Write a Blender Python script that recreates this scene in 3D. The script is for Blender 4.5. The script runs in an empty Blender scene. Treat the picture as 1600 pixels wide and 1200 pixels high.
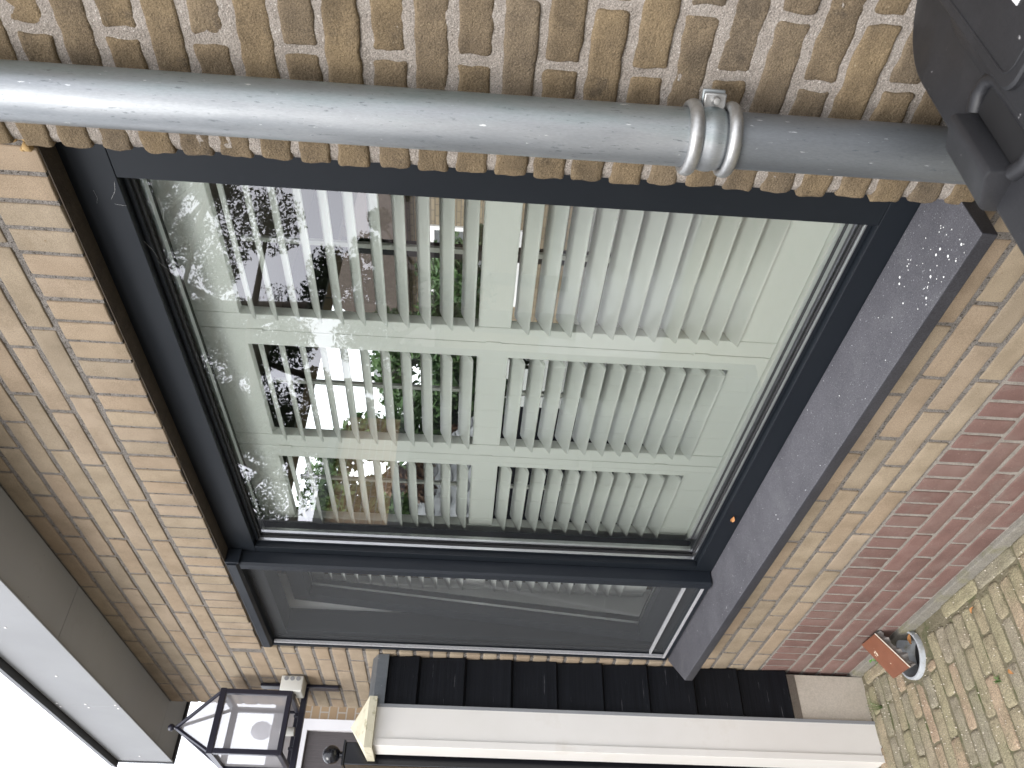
import bpy, bmesh, math, random
import numpy as np
from mathutils import Vector, Matrix, noise as mnoise

random.seed(7); np.random.seed(7)
S = bpy.context.scene
COL = S.collection
R = math.radians

# ------------------------------------------------------------------ camera
cam = bpy.data.cameras.new('camera'); camo = bpy.data.objects.new('camera', cam); COL.objects.link(camo)
cam.sensor_fit = 'HORIZONTAL'; cam.sensor_width = 36.0; cam.lens = 36.0*1250/1600
cam.dof.use_dof = True; cam.dof.focus_distance = 2.0; cam.dof.aperture_fstop = 11.0
cam.clip_start = 0.02; cam.clip_end = 500
rt = Vector((0.63593, 0.76986, 0.05386)); dn = Vector((0.06765, 0.01391, -0.99761)); fw = Vector((-0.76878, 0.63806, -0.04324))
camo.matrix_world = Matrix(((dn.x, rt.x, -fw.x, 0.0), (dn.y, rt.y, -fw.y, -1.11), (dn.z, rt.z, -fw.z, 1.503), (0, 0, 0, 1)))
S.camera = camo

# ------------------------------------------------------------------ sky and sun
SUN_EL, SUN_AZ = 40.0, 168.0      # azimuth clockwise from +y
w = bpy.data.worlds.new('World'); S.world = w; w.use_nodes = True
nt = w.node_tree; nt.nodes.clear()
out = nt.nodes.new('ShaderNodeOutputWorld'); bg = nt.nodes.new('ShaderNodeBackground')
sky = nt.nodes.new('ShaderNodeTexSky'); sky.sky_type = 'NISHITA'; sky.sun_disc = False
sky.sun_elevation = R(SUN_EL); sky.sun_rotation = R(SUN_AZ); sky.dust_density = 4.0; sky.air_density = 1.0; sky.ozone_density = 1.0
tc = nt.nodes.new('ShaderNodeTexCoord'); nz = nt.nodes.new('ShaderNodeTexNoise'); nz.inputs['Scale'].default_value = 2.2; nz.inputs['Detail'].default_value = 6
rp = nt.nodes.new('ShaderNodeValToRGB'); rp.color_ramp.elements[0].position = .25; rp.color_ramp.elements[0].color = (7.5, 7.75, 8.35, 1)
rp.color_ramp.elements[1].position = .75; rp.color_ramp.elements[1].color = (10.2, 10.35, 10.9, 1)
mx = nt.nodes.new('ShaderNodeMix'); mx.data_type = 'RGBA'; mx.inputs['Factor'].default_value = 0.9
nt.links.new(tc.outputs['Generated'], nz.inputs['Vector']); nt.links.new(nz.outputs['Fac'], rp.inputs['Fac'])
nt.links.new(sky.outputs['Color'], mx.inputs['A']); nt.links.new(rp.outputs['Color'], mx.inputs['B'])
nt.links.new(mx.outputs['Result'], bg.inputs['Color']); bg.inputs['Strength'].default_value = 0.15
nt.links.new(bg.outputs['Background'], out.inputs['Surface'])
sl = bpy.data.lights.new('sun', 'SUN'); sl.energy = 1.3; sl.angle = R(28); sl.color = (1.0, 0.985, 0.96)
so = bpy.data.objects.new('sun', sl); COL.objects.link(so)
sd = Vector((math.sin(R(SUN_AZ))*math.cos(R(SUN_EL)), math.cos(R(SUN_AZ))*math.cos(R(SUN_EL)), math.sin(R(SUN_EL))))
so.rotation_euler = sd.to_track_quat('Z', 'Y').to_euler()
S.view_settings.view_transform = 'Standard'; S.view_settings.look = 'None'
S.view_settings.exposure = 1.1; S.view_settings.gamma = 1.0; S.view_settings.use_curve_mapping = False
S.render.engine = 'CYCLES'
S.cycles.use_denoising = True
S.cycles.max_bounces = 10; S.cycles.transparent_max_bounces = 24

# ------------------------------------------------------------------ materials
MATS = {}
def mat(name, cols, rough=.8, scale=12., detail=5., metal=0., bump=0., bscale=200., objvar=None, spec=.5,
        speck=None, stretch=(1, 1, 1), bdist=.002, grain=None, patch=None, rvar=0., bump2=None):
    """cols: 2+ colours of a world-space noise; objvar: colours picked per piece; speck: (colour, scale, threshold);
    grain: (amount, scale) fine light and dark grain; patch: (colour, scale, lo, hi) large stains"""
    m = bpy.data.materials.new(name); m.use_nodes = True
    n = m.node_tree; N = n.nodes; Lk = n.links
    b = N['Principled BSDF']; b.inputs['Roughness'].default_value = rough; b.inputs['Metallic'].default_value = metal
    b.inputs['Specular IOR Level'].default_value = spec
    geo = N.new('ShaderNodeNewGeometry'); mp = N.new('ShaderNodeMapping'); mp.inputs['Scale'].default_value = stretch
    Lk.new(geo.outputs['Position'], mp.inputs['Vector'])
    def tex(sc, det=5., ro=.55):
        t = N.new('ShaderNodeTexNoise'); t.inputs['Scale'].default_value = sc; t.inputs['Detail'].default_value = det
        t.inputs['Roughness'].default_value = ro; Lk.new(mp.outputs['Vector'], t.inputs['Vector']); return t
    def ramp(src, pts):
        r = N.new('ShaderNodeValToRGB'); e = r.color_ramp.elements
        while len(e) < len(pts): e.new(.5)
        for i, (p, c) in enumerate(pts):
            e[i].position = p; e[i].color = (*c, 1) if len(c) == 3 else c
        Lk.new(src, r.inputs['Fac']); return r.outputs['Color']
    def mixc(fac, a, c, mode='MIX'):
        x = N.new('ShaderNodeMix'); x.data_type = 'RGBA'; x.blend_type = mode
        for k, v in (('Factor', fac), ('A', a), ('B', c)):
            if isinstance(v, (int, float)): x.inputs[k].default_value = v
            elif isinstance(v, tuple): x.inputs[k].default_value = (*v, 1)
            else: Lk.new(v, x.inputs[k])
        return x.outputs['Result']
    t1 = tex(scale, detail)
    k = len(cols)
    col = ramp(t1.outputs['Fac'], [(.3+.4*i/max(1, k-1), c) for i, c in enumerate(cols)])
    if objvar:
        oi = N.new('ShaderNodeObjectInfo')
        kk = len(objvar)
        oc = ramp(oi.outputs['Random'], [(i/max(1, kk-1), c) for i, c in enumerate(objvar)])
        col = mixc(1.0, col, oc, 'MULTIPLY')
    if patch:
        pc, ps, lo, hi = patch
        t = tex(ps, 6, .65); f = ramp(t.outputs['Fac'], [(lo, (0, 0, 0)), (hi, (1, 1, 1))])
        col = mixc(f, col, pc)
    if grain:
        am, gs = grain
        t = tex(gs, 2, .6); f = ramp(t.outputs['Fac'], [(.32, (1-am,)*3), (.68, (1+am,)*3)])
        col = mixc(1.0, col, f, 'MULTIPLY')
    if speck:
        for (sc_, ss, th) in (speck if isinstance(speck, list) else [speck]):
            t = tex(ss, 3, .6); f = ramp(t.outputs['Fac'], [(th, (0, 0, 0)), (th+.03, (1, 1, 1))])
            col = mixc(f, col, sc_)
    Lk.new(col, b.inputs['Base Color'])
    if rvar:
        t = tex(scale*1.7, 4); mr = N.new('ShaderNodeMapRange'); mr.inputs['From Min'].default_value = .3; mr.inputs['From Max'].default_value = .7
        mr.inputs['To Min'].default_value = rough-rvar; mr.inputs['To Max'].default_value = rough+rvar
        Lk.new(t.outputs['Fac'], mr.inputs['Value']); Lk.new(mr.outputs['Result'], b.inputs['Roughness'])
    if bump:
        t = tex(bscale, 4, .6); bn = N.new('ShaderNodeBump'); bn.inputs['Strength'].default_value = bump; bn.inputs['Distance'].default_value = bdist
        Lk.new(t.outputs['Fac'], bn.inputs['Height'])
        if bump2:
            t2 = tex(bump2[1], 3); b2 = N.new('ShaderNodeBump'); b2.inputs['Strength'].default_value = bump2[0]; b2.inputs['Distance'].default_value = bump2[2]
            Lk.new(t2.outputs['Fac'], b2.inputs['Height']); Lk.new(b2.outputs['Normal'], bn.inputs['Normal'])
        Lk.new(bn.outputs['Normal'], b.inputs['Normal'])
    MATS[name] = m
    return m

M_BROWN = mat('brown brick', [(.102, .081, .057), (.148, .116, .079), (.186, .146, .097)], .9, 16, objvar=[(.86, .84, .84), (1.05, 1, .9), (1.12, 1.06, .95), (.95, .95, .98)],
              bump=.9, bscale=330, bdist=.0028, grain=(.42, 620), patch=((.066, .053, .04), 30, .60, .78), spec=.2, bump2=(.55, 70, .004),
              speck=[((.30, .25, .17), 300, .68)])
M_YELLOW = mat('yellow brick', [(.215, .178, .132), (.268, .224, .168), (.310, .261, .199)], .9, 9, objvar=[(1.0, .97, .92), (1.05, 1.0, .98), (1.0, .92, .86), (1.08, 1.05, 1.0), (.9, .88, .86)],
               bump=.5, bscale=420, bdist=.0015, grain=(.22, 700), spec=.2, patch=((.215, .17, .118), 14, .55, .8), speck=[((.19, .13, .08), 150, .68)])
M_RED = mat('red brick', [(.130, .080, .069), (.155, .096, .083), (.178, .116, .102)], .9, 11, objvar=[(1, 1, 1), (.9, .88, .88), (1.08, 1.05, 1.05), (1.05, 1.12, 1.12)],
            bump=.5, bscale=400, bdist=.0015, grain=(.2, 650), spec=.2, patch=((.175, .13, .113), 10, .52, .75), speck=[((.34, .26, .22), 160, .69)])
M_MBROWN = mat('pale mortar', [(.262, .230, .200), (.335, .30, .265)], .95, 30, bump=1.0, bscale=420, bdist=.003, grain=(.38, 560), spec=.15,
               speck=[((.15, .12, .10), 300, .66), ((.66, .62, .57), 340, .66)], bump2=(.8, 110, .003))
M_MGREY = mat('grey mortar', [(.15, .137, .125), (.225, .207, .19)], .95, 40, bump=1.0, bscale=300, bdist=.004, grain=(.4, 520), spec=.15, speck=[((.075, .065, .055), 170, .60)], bump2=(.9, 90, .004))
M_MRED = mat('plinth mortar', [(.21, .19, .168), (.28, .255, .225)], .95, 40, bump=.9, bscale=300, bdist=.003, grain=(.3, 520), spec=.15)
M_FRAME = mat('anthracite coated aluminium', [(.0060, .0082, .0115), (.0082, .0106, .014)], .45, 3, bump=.05, bscale=900, spec=.28, rvar=.05,
              patch=((.014, .018, .023), 20, .62, .9))
M_FRAME2 = mat('anthracite screen frame', [(.009, .012, .017), (.013, .016, .021)], .42, 4, bump=.04, bscale=900, spec=.3, rvar=.05)
M_GASKET = mat('black rubber gasket', [(.006, .006, .007), (.01, .01, .011)], .6, 8)
M_SPACER = mat('silver spacer', [(.55, .56, .57), (.62, .63, .64)], .3, 20, metal=1.0)
M_SHUT = mat('white painted shutter', [(.86, .875, .85), (.89, .90, .88)], .45, 2, spec=.45, rvar=.04)
M_SILL = mat('blue stone sill', [(.066, .065, .073), (.086, .0845, .094)], .66, 9, bump=.35, bscale=500, bdist=.0008, grain=(.3, 420), spec=.28, rvar=.08,
             speck=[((.46, .46, .48), 150, .70), ((.28, .28, .29), 330, .66)], patch=((.10, .10, .107), 14, .55, .8))
M_WHITEDROP = mat('white droppings', [(.75, .75, .74), (.82, .82, .8)], .8, 60)
M_ZINC = mat('weathered zinc', [(.235, .25, .262), (.32, .333, .343), (.385, .395, .40)], .47, 3.2, metal=.7, stretch=(5, 5, .8), grain=(.07, 160), rvar=.07,
             speck=[((.16, .175, .185), 60, .648), ((.72, .73, .73), 44, .71)], patch=((.215, .26, .262), 1.6, .45, .62), bump=.12, bscale=40)
M_ZINC2 = mat('darker zinc', [(.145, .158, .172), (.195, .208, .22)], .48, 4, metal=.65, stretch=(5, 5, .8), grain=(.08, 160), rvar=.06,
              speck=[((.55, .56, .57), 50, .70), ((.11, .125, .14), 60, .67)], bump=.1, bscale=40)
M_STEEL = mat('cast bracket zinc', [(.34, .34, .335), (.44, .44, .43)], .4, 30, metal=.8, grain=(.1, 200), bump=.1, bscale=150, rvar=.06, speck=[((.15, .14, .13), 130, .74)])
M_BIN = mat('black bin plastic', [(.016, .0162, .018), (.023, .023, .0255)], .5, 6, bump=.35, bscale=700, bdist=.0006, spec=.38, rvar=.1, grain=(.12, 260),
            speck=[((.30, .29, .29), 75, .71)], patch=((.034, .034, .037), 9, .55, .85))
M_FASCIA = mat('light grey fascia board', [(.23, .237, .248), (.255, .262, .273)], .55, 3, patch=((.20, .205, .21), 6, .6, .9), rvar=.05)
M_SOFFIT = mat('grey soffit board', [(.33, .34, .36), (.37, .38, .40)], .65, 3, patch=((.28, .285, .295), 5, .6, .9))
M_DARK = mat('dark trim', [(.02, .022, .024), (.035, .037, .04)], .5, 10)
M_BLKWOOD = mat('black stained timber', [(.003, .0036, .0055), (.0065, .0075, .0105)], .6, 6, stretch=(1, .25, 14), bump=.8, bscale=26, bdist=.0015, spec=.18, rvar=.1,
                grain=(.25, 60), speck=[((.14, .14, .15), 20, .70)])
M_WHITEPVC = mat('white painted post', [(.72, .695, .655), (.77, .745, .71)], .5, 5, speck=[((.2, .18, .14), 90, .77)], patch=((.64, .60, .53), 5, .58, .85), rvar=.05)
M_CAP = mat('mossy cream cap', [(.50, .46, .34), (.60, .56, .43)], .7, 20, patch=((.22, .2, .1), 30, .56, .72), bump=.3, bscale=120)
M_PLBOARD = mat('beige fibre board', [(.46, .41, .34), (.54, .49, .42)], .75, 9, grain=(.1, 200), patch=((.34, .31, .23), 9, .58, .8), speck=[((.12, .1, .07), 110, .76)])
M_BLKPAINT = mat('gloss black paint', [(.006, .0065, .009), (.01, .0105, .014)], .22, 4, spec=.5)
M_LANT = mat('lantern black paint', [(.012, .012, .024), (.02, .02, .034)], .3, 6, spec=.5)
M_BOX = mat('grey junction box plastic', [(.60, .60, .56), (.66, .66, .62)], .5, 9)
M_BASE = mat('concrete strip', [(.17, .158, .135), (.22, .205, .175)], .9, 20, grain=(.25, 300), bump=.6, bscale=200, patch=((.17, .16, .09), 9, .5, .7))
M_PAVER = mat('mossy clay paver', [(.205, .175, .122), (.27, .232, .168), (.31, .27, .195)], .9, 22, objvar=[(1, 1, 1), (.82, .85, .85), (1.12, 1.05, .98), (1.15, .98, .93), (.95, .98, .85), (1.0, .95, .9)],
              bump=.9, bscale=150, bdist=.004, grain=(.35, 260), patch=((.205, .187, .112), 6, .46, .76), speck=[((.55, .5, .4), 85, .735), ((.07, .06, .035), 60, .72)])
M_SAND = mat('joint soil', [(.12, .105, .062), (.19, .165, .11)], .95, 60, bump=1, bscale=150, bdist=.006, patch=((.06, .075, .02), 12, .5, .7))
M_PVC = mat('grey white pvc', [(.34, .36, .38), (.42, .44, .455)], .45, 20, patch=((.2, .18, .13), 30, .5, .75))
M_TILE = mat('rust glazed tile', [(.155, .058, .032), (.19, .074, .042)], .45, 20, speck=[((.62, .52, .4), 26, .68)], patch=((.2, .07, .035), 40, .6, .8), rvar=.05)
M_TILEB = mat('tile backing cement', [(.15, .14, .13), (.26, .24, .22)], .95, 60, bump=1, bscale=120, bdist=.006)
M_CREAM = mat('cream glaze edge', [(.62, .56, .46), (.70, .64, .54)], .6, 60)
M_GRASS = mat('grass blades', [(.06, .11, .03), (.11, .17, .05)], .6, 40)
M_WEED = mat('weed leaf', [(.07, .20, .03), (.11, .27, .05)], .5, 40)
M_DEAD = mat('orange dead leaf', [(.30, .13, .04), (.42, .2, .07)], .7, 80)
M_LEAF = mat('tree leaf', [(.03, .06, .02), (.055, .10, .03), (.08, .13, .04)], .55, 3, spec=.3)
M_LEAFD = mat('dark tree leaf', [(.016, .026, .012), (.035, .055, .02)], .6, 3, spec=.2)
M_LEAFB = mat('bright leaf', [(.035, .075, .025), (.07, .125, .04)], .5, 4, spec=.3)
M_LEAFR = mat('reddish leaf', [(.06, .035, .02), (.10, .055, .03)], .5, 4, spec=.3)
M_BARK = mat('bark', [(.05, .04, .03), (.10, .08, .06)], .9, 20, bump=.8, bscale=60, bdist=.01)
M_ROOM = mat('room plaster', [(.22, .21, .19), (.26, .25, .23)], .9, 2)
M_ROOMF = mat('room floor boards', [(.10, .07, .045), (.14, .10, .065)], .5, 5, stretch=(1, 12, 1))
M_WHITE = mat('white window paint', [(.72, .70, .70), (.78, .76, .76)], .4, 4)
M_RENDER = mat('white render', [(.70, .70, .68), (.78, .78, .76)], .9, 6)
M_PANT = mat('grey roof tile', [(.14, .145, .15), (.20, .205, .21)], .55, 12, grain=(.15, 120))
M_PANTR = mat('brown roof tile', [(.045, .032, .026), (.065, .047, .038)], .8, 12, grain=(.15, 60))
M_LAWN = mat('grass ground', [(.15, .15, .14), (.20, .20, .185)], .95, 4, bump=1, bscale=60, bdist=.02)
M_DKGLASS = mat('dark house glass', [(.015, .018, .02), (.03, .034, .036)], .06, 3, spec=.8)
M_CURT = mat('grey curtain', [(.085, .075, .075), (.12, .105, .105)], .85, 10, stretch=(1, 14, .2), bump=.6, bscale=14, bdist=.02)
M_BRUSH = mat('grey brush pile', [(.32, .32, .33), (.46, .46, .47)], .9, 220, bump=1, bscale=500, bdist=.004)
M_WEB = mat('spider silk', [(.55, .55, .55), (.65, .65, .65)], .6, 40)
M_STICK = mat('white sticker', [(.75, .75, .75), (.8, .8, .8)], .5, 40)
M_BULB = mat('frosted bulb', [(.75, .75, .75), (.8, .8, .8)], .25, 40)

def brick_tex_mat(name, c1, c2, mortar, bw=.22, bh=.0625, ms=.010, rough=.9):
    m = bpy.data.materials.new(name); m.use_nodes = True; n = m.node_tree; N = n.nodes; Lk = n.links
    b = N['Principled BSDF']; b.inputs['Roughness'].default_value = rough; b.inputs['Specular IOR Level'].default_value = .2
    geo = N.new('ShaderNodeNewGeometry'); sp = N.new('ShaderNodeSeparateXYZ'); Lk.new(geo.outputs['Position'], sp.inputs[0])
    ad = N.new('ShaderNodeMath'); ad.operation = 'ADD'; Lk.new(sp.outputs['X'], ad.inputs[0]); Lk.new(sp.outputs['Y'], ad.inputs[1])
    cb = N.new('ShaderNodeCombineXYZ'); Lk.new(ad.outputs[0], cb.inputs[0]); Lk.new(sp.outputs['Z'], cb.inputs[1])
    t = N.new('ShaderNodeTexBrick'); Lk.new(cb.outputs[0], t.inputs['Vector'])
    t.inputs['Scale'].default_value = 1; t.inputs['Brick Width'].default_value = bw; t.inputs['Row Height'].default_value = bh; t.inputs['Mortar Size'].default_value = ms*.5
    t.inputs['Color1'].default_value = (*c1, 1); t.inputs['Color2'].default_value = (*c2, 1); t.inputs['Mortar'].default_value = (*mortar, 1)
    Lk.new(t.outputs['Color'], b.inputs['Base Color'])
    bn = N.new('ShaderNodeBump'); bn.invert = True; bn.inputs['Strength'].default_value = .6; bn.inputs['Distance'].default_value = .008
    Lk.new(t.outputs['Fac'], bn.inputs['Height']); Lk.new(bn.outputs['Normal'], b.inputs['Normal'])
    MATS[name] = m; return m
M_FARBRICK = brick_tex_mat('far tan brick', (.36, .255, .155), (.29, .2, .12), (.42, .37, .31))
M_FARBRICK2 = brick_tex_mat('far yellow brick', (.25, .20, .14), (.20, .16, .11), (.11, .1, .085), .22, .068, .014)

def glass_mat(name, tint, refl, rough=0.0):
    m = bpy.data.materials.new(name); m.use_nodes = True; n = m.node_tree; N = n.nodes; Lk = n.links; N.clear()
    o = N.new('ShaderNodeOutputMaterial'); tr = N.new('ShaderNodeBsdfTransparent'); tr.inputs['Color'].default_value = (*tint, 1)
    gl = N.new('ShaderNodeBsdfGlossy'); gl.inputs['Roughness'].default_value = rough; gl.inputs['Color'].default_value = (.98, .97, 1, 1)
    fr = N.new('ShaderNodeFresnel'); fr.inputs['IOR'].default_value = 1.52
    ml = N.new('ShaderNodeMath'); ml.operation = 'MULTIPLY'; ml.inputs[1].default_value = refl; ml.use_clamp = True
    mx = N.new('ShaderNodeMixShader'); Lk.new(fr.outputs[0], ml.inputs[0]); Lk.new(ml.outputs[0], mx.inputs[0])
    Lk.new(tr.outputs[0], mx.inputs[1]); Lk.new(gl.outputs[0], mx.inputs[2]); Lk.new(mx.outputs[0], o.inputs['Surface'])
    MATS[name] = m; return m
M_GLASS = glass_mat('double glazing', (.955, .995, .955), 3.1)
M_GLASS2 = glass_mat('clear lantern glass', (.90, .90, .92), 1.3)
def hazy_mat():
    m = bpy.data.materials.new('hazy lantern glass'); m.use_nodes = True; n = m.node_tree; N = n.nodes; Lk = n.links; N.clear()
    o = N.new('ShaderNodeOutputMaterial'); tr = N.new('ShaderNodeBsdfTransparent'); tr.inputs['Color'].default_value = (.95, .95, .96, 1); tl_ = N.new('ShaderNodeBsdfTranslucent')
    tl_.inputs['Color'].default_value = (.75, .74, .76, 1); df = N.new('ShaderNodeBsdfDiffuse'); df.inputs['Color'].default_value = (.6, .59, .61, 1)
    m1 = N.new('ShaderNodeMixShader'); m1.inputs[0].default_value = .45; m2 = N.new('ShaderNodeMixShader'); m2.inputs[0].default_value = .46
    Lk.new(tl_.outputs[0], m1.inputs[1]); Lk.new(df.outputs[0], m1.inputs[2]); Lk.new(tr.outputs[0], m2.inputs[1]); Lk.new(m1.outputs[0], m2.inputs[2]); Lk.new(m2.outputs[0], o.inputs['Surface'])
    return m
M_HAZY = hazy_mat()
def mesh_mat():
    m = bpy.data.materials.new('insect mesh'); m.use_nodes = True; n = m.node_tree; N = n.nodes; Lk = n.links; N.clear()
    o = N.new('ShaderNodeOutputMaterial'); tr = N.new('ShaderNodeBsdfTransparent'); df = N.new('ShaderNodeBsdfDiffuse')
    df.inputs['Color'].default_value = (.16, .165, .17, 1); mx = N.new('ShaderNodeMixShader'); mx.inputs[0].default_value = .22
    Lk.new(tr.outputs[0], mx.inputs[1]); Lk.new(df.outputs[0], mx.inputs[2]); Lk.new(mx.outputs[0], o.inputs['Surface'])
    return m
M_MESH = mesh_mat()

# ------------------------------------------------------------------ helpers
def wloc(p):
    v = Vector((0, 0, 0))
    while p is not None: v = v+p.location; p = p.parent
    return v
def thing(name, label, cat, loc=(0, 0, 0), group=None, kind=None):
    o = bpy.data.objects.new(name, None); COL.objects.link(o); o.location = loc; o.empty_display_size = .05
    o['label'] = label; o['category'] = cat
    if group: o['group'] = group
    if kind: o['kind'] = kind
    return o
def tag(o, label, cat, group=None, kind=None):
    o['label'] = label; o['category'] = cat
    if group: o['group'] = group
    if kind: o['kind'] = kind
    return o
def link(name, me, m, parent=None, loc=None, smooth=False):
    """me holds coordinates relative to loc (world)."""
    if m is not None and not me.materials: me.materials.append(m)
    o = bpy.data.objects.new(name, me); COL.objects.link(o)
    L0 = Vector(loc) if loc is not None else Vector((0, 0, 0))
    if parent is not None:
        o.parent = parent; o.location = L0-wloc(parent)
    else: o.location = L0
    if smooth:
        for p in me.polygons: p.use_smooth = True
    return o
def obj(name, bm, m, parent=None, smooth=False, auto=None):
    """bm in world coordinates; origin goes to the middle of its foot"""
    bm.normal_update()
    xs = [v.co for v in bm.verts]
    c = Vector(((min(v.x for v in xs)+max(v.x for v in xs))/2, (min(v.y for v in xs)+max(v.y for v in xs))/2, min(v.z for v in xs)))
    for v in bm.verts: v.co -= c
    me = bpy.data.meshes.new(name); bm.to_mesh(me); bm.free()
    o = link(name, me, m, parent, c, smooth)
    if auto is not None:
        me.set_sharp_from_angle(angle=R(auto))
        for p in me.polygons: p.use_smooth = True
    return o
def B(x, y, z, bev=0., seg=2, bm=None, rot=None):
    """box from ranges; rot=(axis, degrees, pivot)"""
    own = bmesh.new()
    x = sorted(x); y = sorted(y); z = sorted(z)
    r = bmesh.ops.create_cube(own, size=1)
    for v in own.verts:
        v.co = Vector(((x[0]+x[1])/2+v.co.x*(x[1]-x[0]), (y[0]+y[1])/2+v.co.y*(y[1]-y[0]), (z[0]+z[1])/2+v.co.z*(z[1]-z[0])))
    if bev: bmesh.ops.bevel(own, geom=list(own.edges), offset=bev, segments=seg, affect='EDGES', profile=.5)
    if rot:
        bmesh.ops.rotate(own, cent=Vector(rot[2]), matrix=Matrix.Rotation(R(rot[1]), 3, rot[0]), verts=own.verts)
    return merge(bm, own)
def merge(bm, own):
    if bm is None: return own
    me = bpy.data.meshes.new('tmp'); own.to_mesh(me); own.free(); bm.from_mesh(me); bpy.data.meshes.remove(me); return bm
def prism(pts, axis, a, b, bm=None, bev=0.):
    """polygon pts (2D) extruded along axis x / y / z from a to b"""
    own = bmesh.new()
    def P(p, t): return {'x': (t, p[0], p[1]), 'y': (p[0], t, p[1]), 'z': (p[0], p[1], t)}[axis]
    v0 = [own.verts.new(P(p, a)) for p in pts]; v1 = [own.verts.new(P(p, b)) for p in pts]
    n = len(pts); own.faces.new(v0); own.faces.new(v1[::-1])
    for i in range(n): own.faces.new((v0[i], v1[i], v1[(i+1) % n], v0[(i+1) % n]))
    bmesh.ops.recalc_face_normals(own, faces=own.faces)
    if bev: bmesh.ops.bevel(own, geom=list(own.edges), offset=bev, segments=2, affect='EDGES', profile=.5)
    return merge(bm, own)
def tube(path, rad, seg=24, bm=None, caps=True):
    """round tube along path points; rad number or list"""
    own = bmesh.new(); pts = [Vector(p) for p in path]; rings = []
    rads = rad if isinstance(rad, (list, tuple)) else [rad]*len(pts)
    up = None
    for i, p in enumerate(pts):
        d = (pts[min(i+1, len(pts)-1)]-pts[max(i-1, 0)])
        if d.length < 1e-9: d = pts[-1]-pts[0]
        d.normalize()
        if up is None:
            up = Vector((0, 0, 1)) if abs(d.z) < .9 else Vector((1, 0, 0))
        s = d.cross(up).normalized(); up = s.cross(d).normalized()
        rings.append([own.verts.new(p+(s*math.cos(2*math.pi*k/seg)+up*math.sin(2*math.pi*k/seg))*rads[i]) for k in range(seg)])
    for a, b in zip(rings, rings[1:]):
        for k in range(seg): own.faces.new((a[k], a[(k+1) % seg], b[(k+1) % seg], b[k]))
    if caps: own.faces.new(rings[0][::-1]); own.faces.new(rings[-1])
    bmesh.ops.recalc_face_normals(own, faces=own.faces)
    return merge(bm, own)
def lathe(prof, c, seg=24, bm=None):
    """prof: list of (radius, z) about vertical axis at c"""
    own = bmesh.new(); rings = []
    for r, z in prof:
        rings.append([own.verts.new((c[0]+r*math.cos(2*math.pi*k/seg), c[1]+r*math.sin(2*math.pi*k/seg), c[2]+z)) for k in range(seg)])
    for a, b in zip(rings, rings[1:]):
        for k in range(seg): own.faces.new((a[k], a[(k+1) % seg], b[(k+1) % seg], b[k]))
    bmesh.ops.remove_doubles(own, verts=own.verts, dist=1e-5)
    bmesh.ops.recalc_face_normals(own, faces=own.faces)
    return merge(bm, own)
def part(name, x, y, z, m, parent, bev=.0, seg=2, rot=None, auto=20):
    return obj(name, B(x, y, z, bev, seg, rot=rot), m, parent, auto=auto if bev else None)

# ------------------------------------------------------------------ bricks
BCACHE = {}
def brick_me(kind, L, Hh, var):
    key = (kind, round(L, 3), round(Hh, 3), var)
    if key in BCACHE: return BCACHE[key]
    r, jit, nx, nzz, D = {'brown': (.0052, .0024, 20, 6, .09), 'yellow': (.0026, .0010, 8, 3, .10), 'red': (.0028, .0011, 8, 3, .06), 'paver': (.009, .0022, 5, 9, .05)}[kind]
    sd_ = hash(key) % 997 + var*31.7
    def axis(L, n):
        e = [0, r*.3, r]; inn = max(1, int(round(n*min(1, L/(.2 if n > 6 else .05)))))
        if kind == 'paver': inn = n
        return e+[r+(L-2*r)*i/(inn+1) for i in range(1, inn+1)]+[L-r, L-r*.3, L]
    X = axis(L, nx); Zs = axis(Hh, nzz)
    V = []; F = []
    def nse(a, b, c, s): return mnoise.noise(Vector((a*s+sd_, b*s+sd_*1.7, c)))
    sk = nse(0, 0, 9, 1)*jit*1.3
    for z in Zs:
        for x in X:
            ex = min(x, L-x); ez = min(z, Hh-z)
            cx = max(0, 1-ex/r); cz = max(0, 1-ez/r); q = min(1., math.hypot(cx, cz))
            y = r*.8*(1-math.sqrt(max(0, 1-q*q)))
            # rounded corner outline
            px, pz = x-L/2, z-Hh/2
            if cx > 0 and cz > 0 and math.hypot(cx, cz) > 1:
                k = 1/math.hypot(cx, cz)
                px = math.copysign(L/2-r+r*cx*k, px); pz = math.copysign(Hh/2-r+r*cz*k, pz)
            wx = max(0, 1-ex/(3*r)); wz = max(0, 1-ez/(3*r))
            px += wx*jit*1.6*nse(0, z, 3+(x > L/2), 45); pz += wz*jit*1.6*nse(x, 0, 5+(z > Hh/2), 40)+sk*(px/L)
            y += jit*.8*nse(x, z, 1, 28)+jit*.35*nse(x, z, 2, 90)
            V.append((px, y, pz))
    nX = len(X); nZ = len(Zs)
    for j in range(nZ-1):
        for i in range(nX-1): F.append((j*nX+i, j*nX+i+1, (j+1)*nX+i+1, (j+1)*nX+i))
    per = [i for i in range(nX)]+[j*nX+nX-1 for j in range(1, nZ)]+[(nZ-1)*nX+i for i in range(nX-2, -1, -1)]+[j*nX for j in range(nZ-2, 0, -1)]
    b0 = len(V)
    for p in per: V.append((V[p][0], D, V[p][2]))
    n = len(per)
    for k in range(n): F.append((per[(k+1) % n], per[k], b0+k, b0+(k+1) % n))
    me = bpy.data.meshes.new(kind+'_brick'); me.from_pydata(V, [], F); me.update()
    for p in me.polygons: p.use_smooth = True
    BCACHE[key] = me; return me
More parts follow.
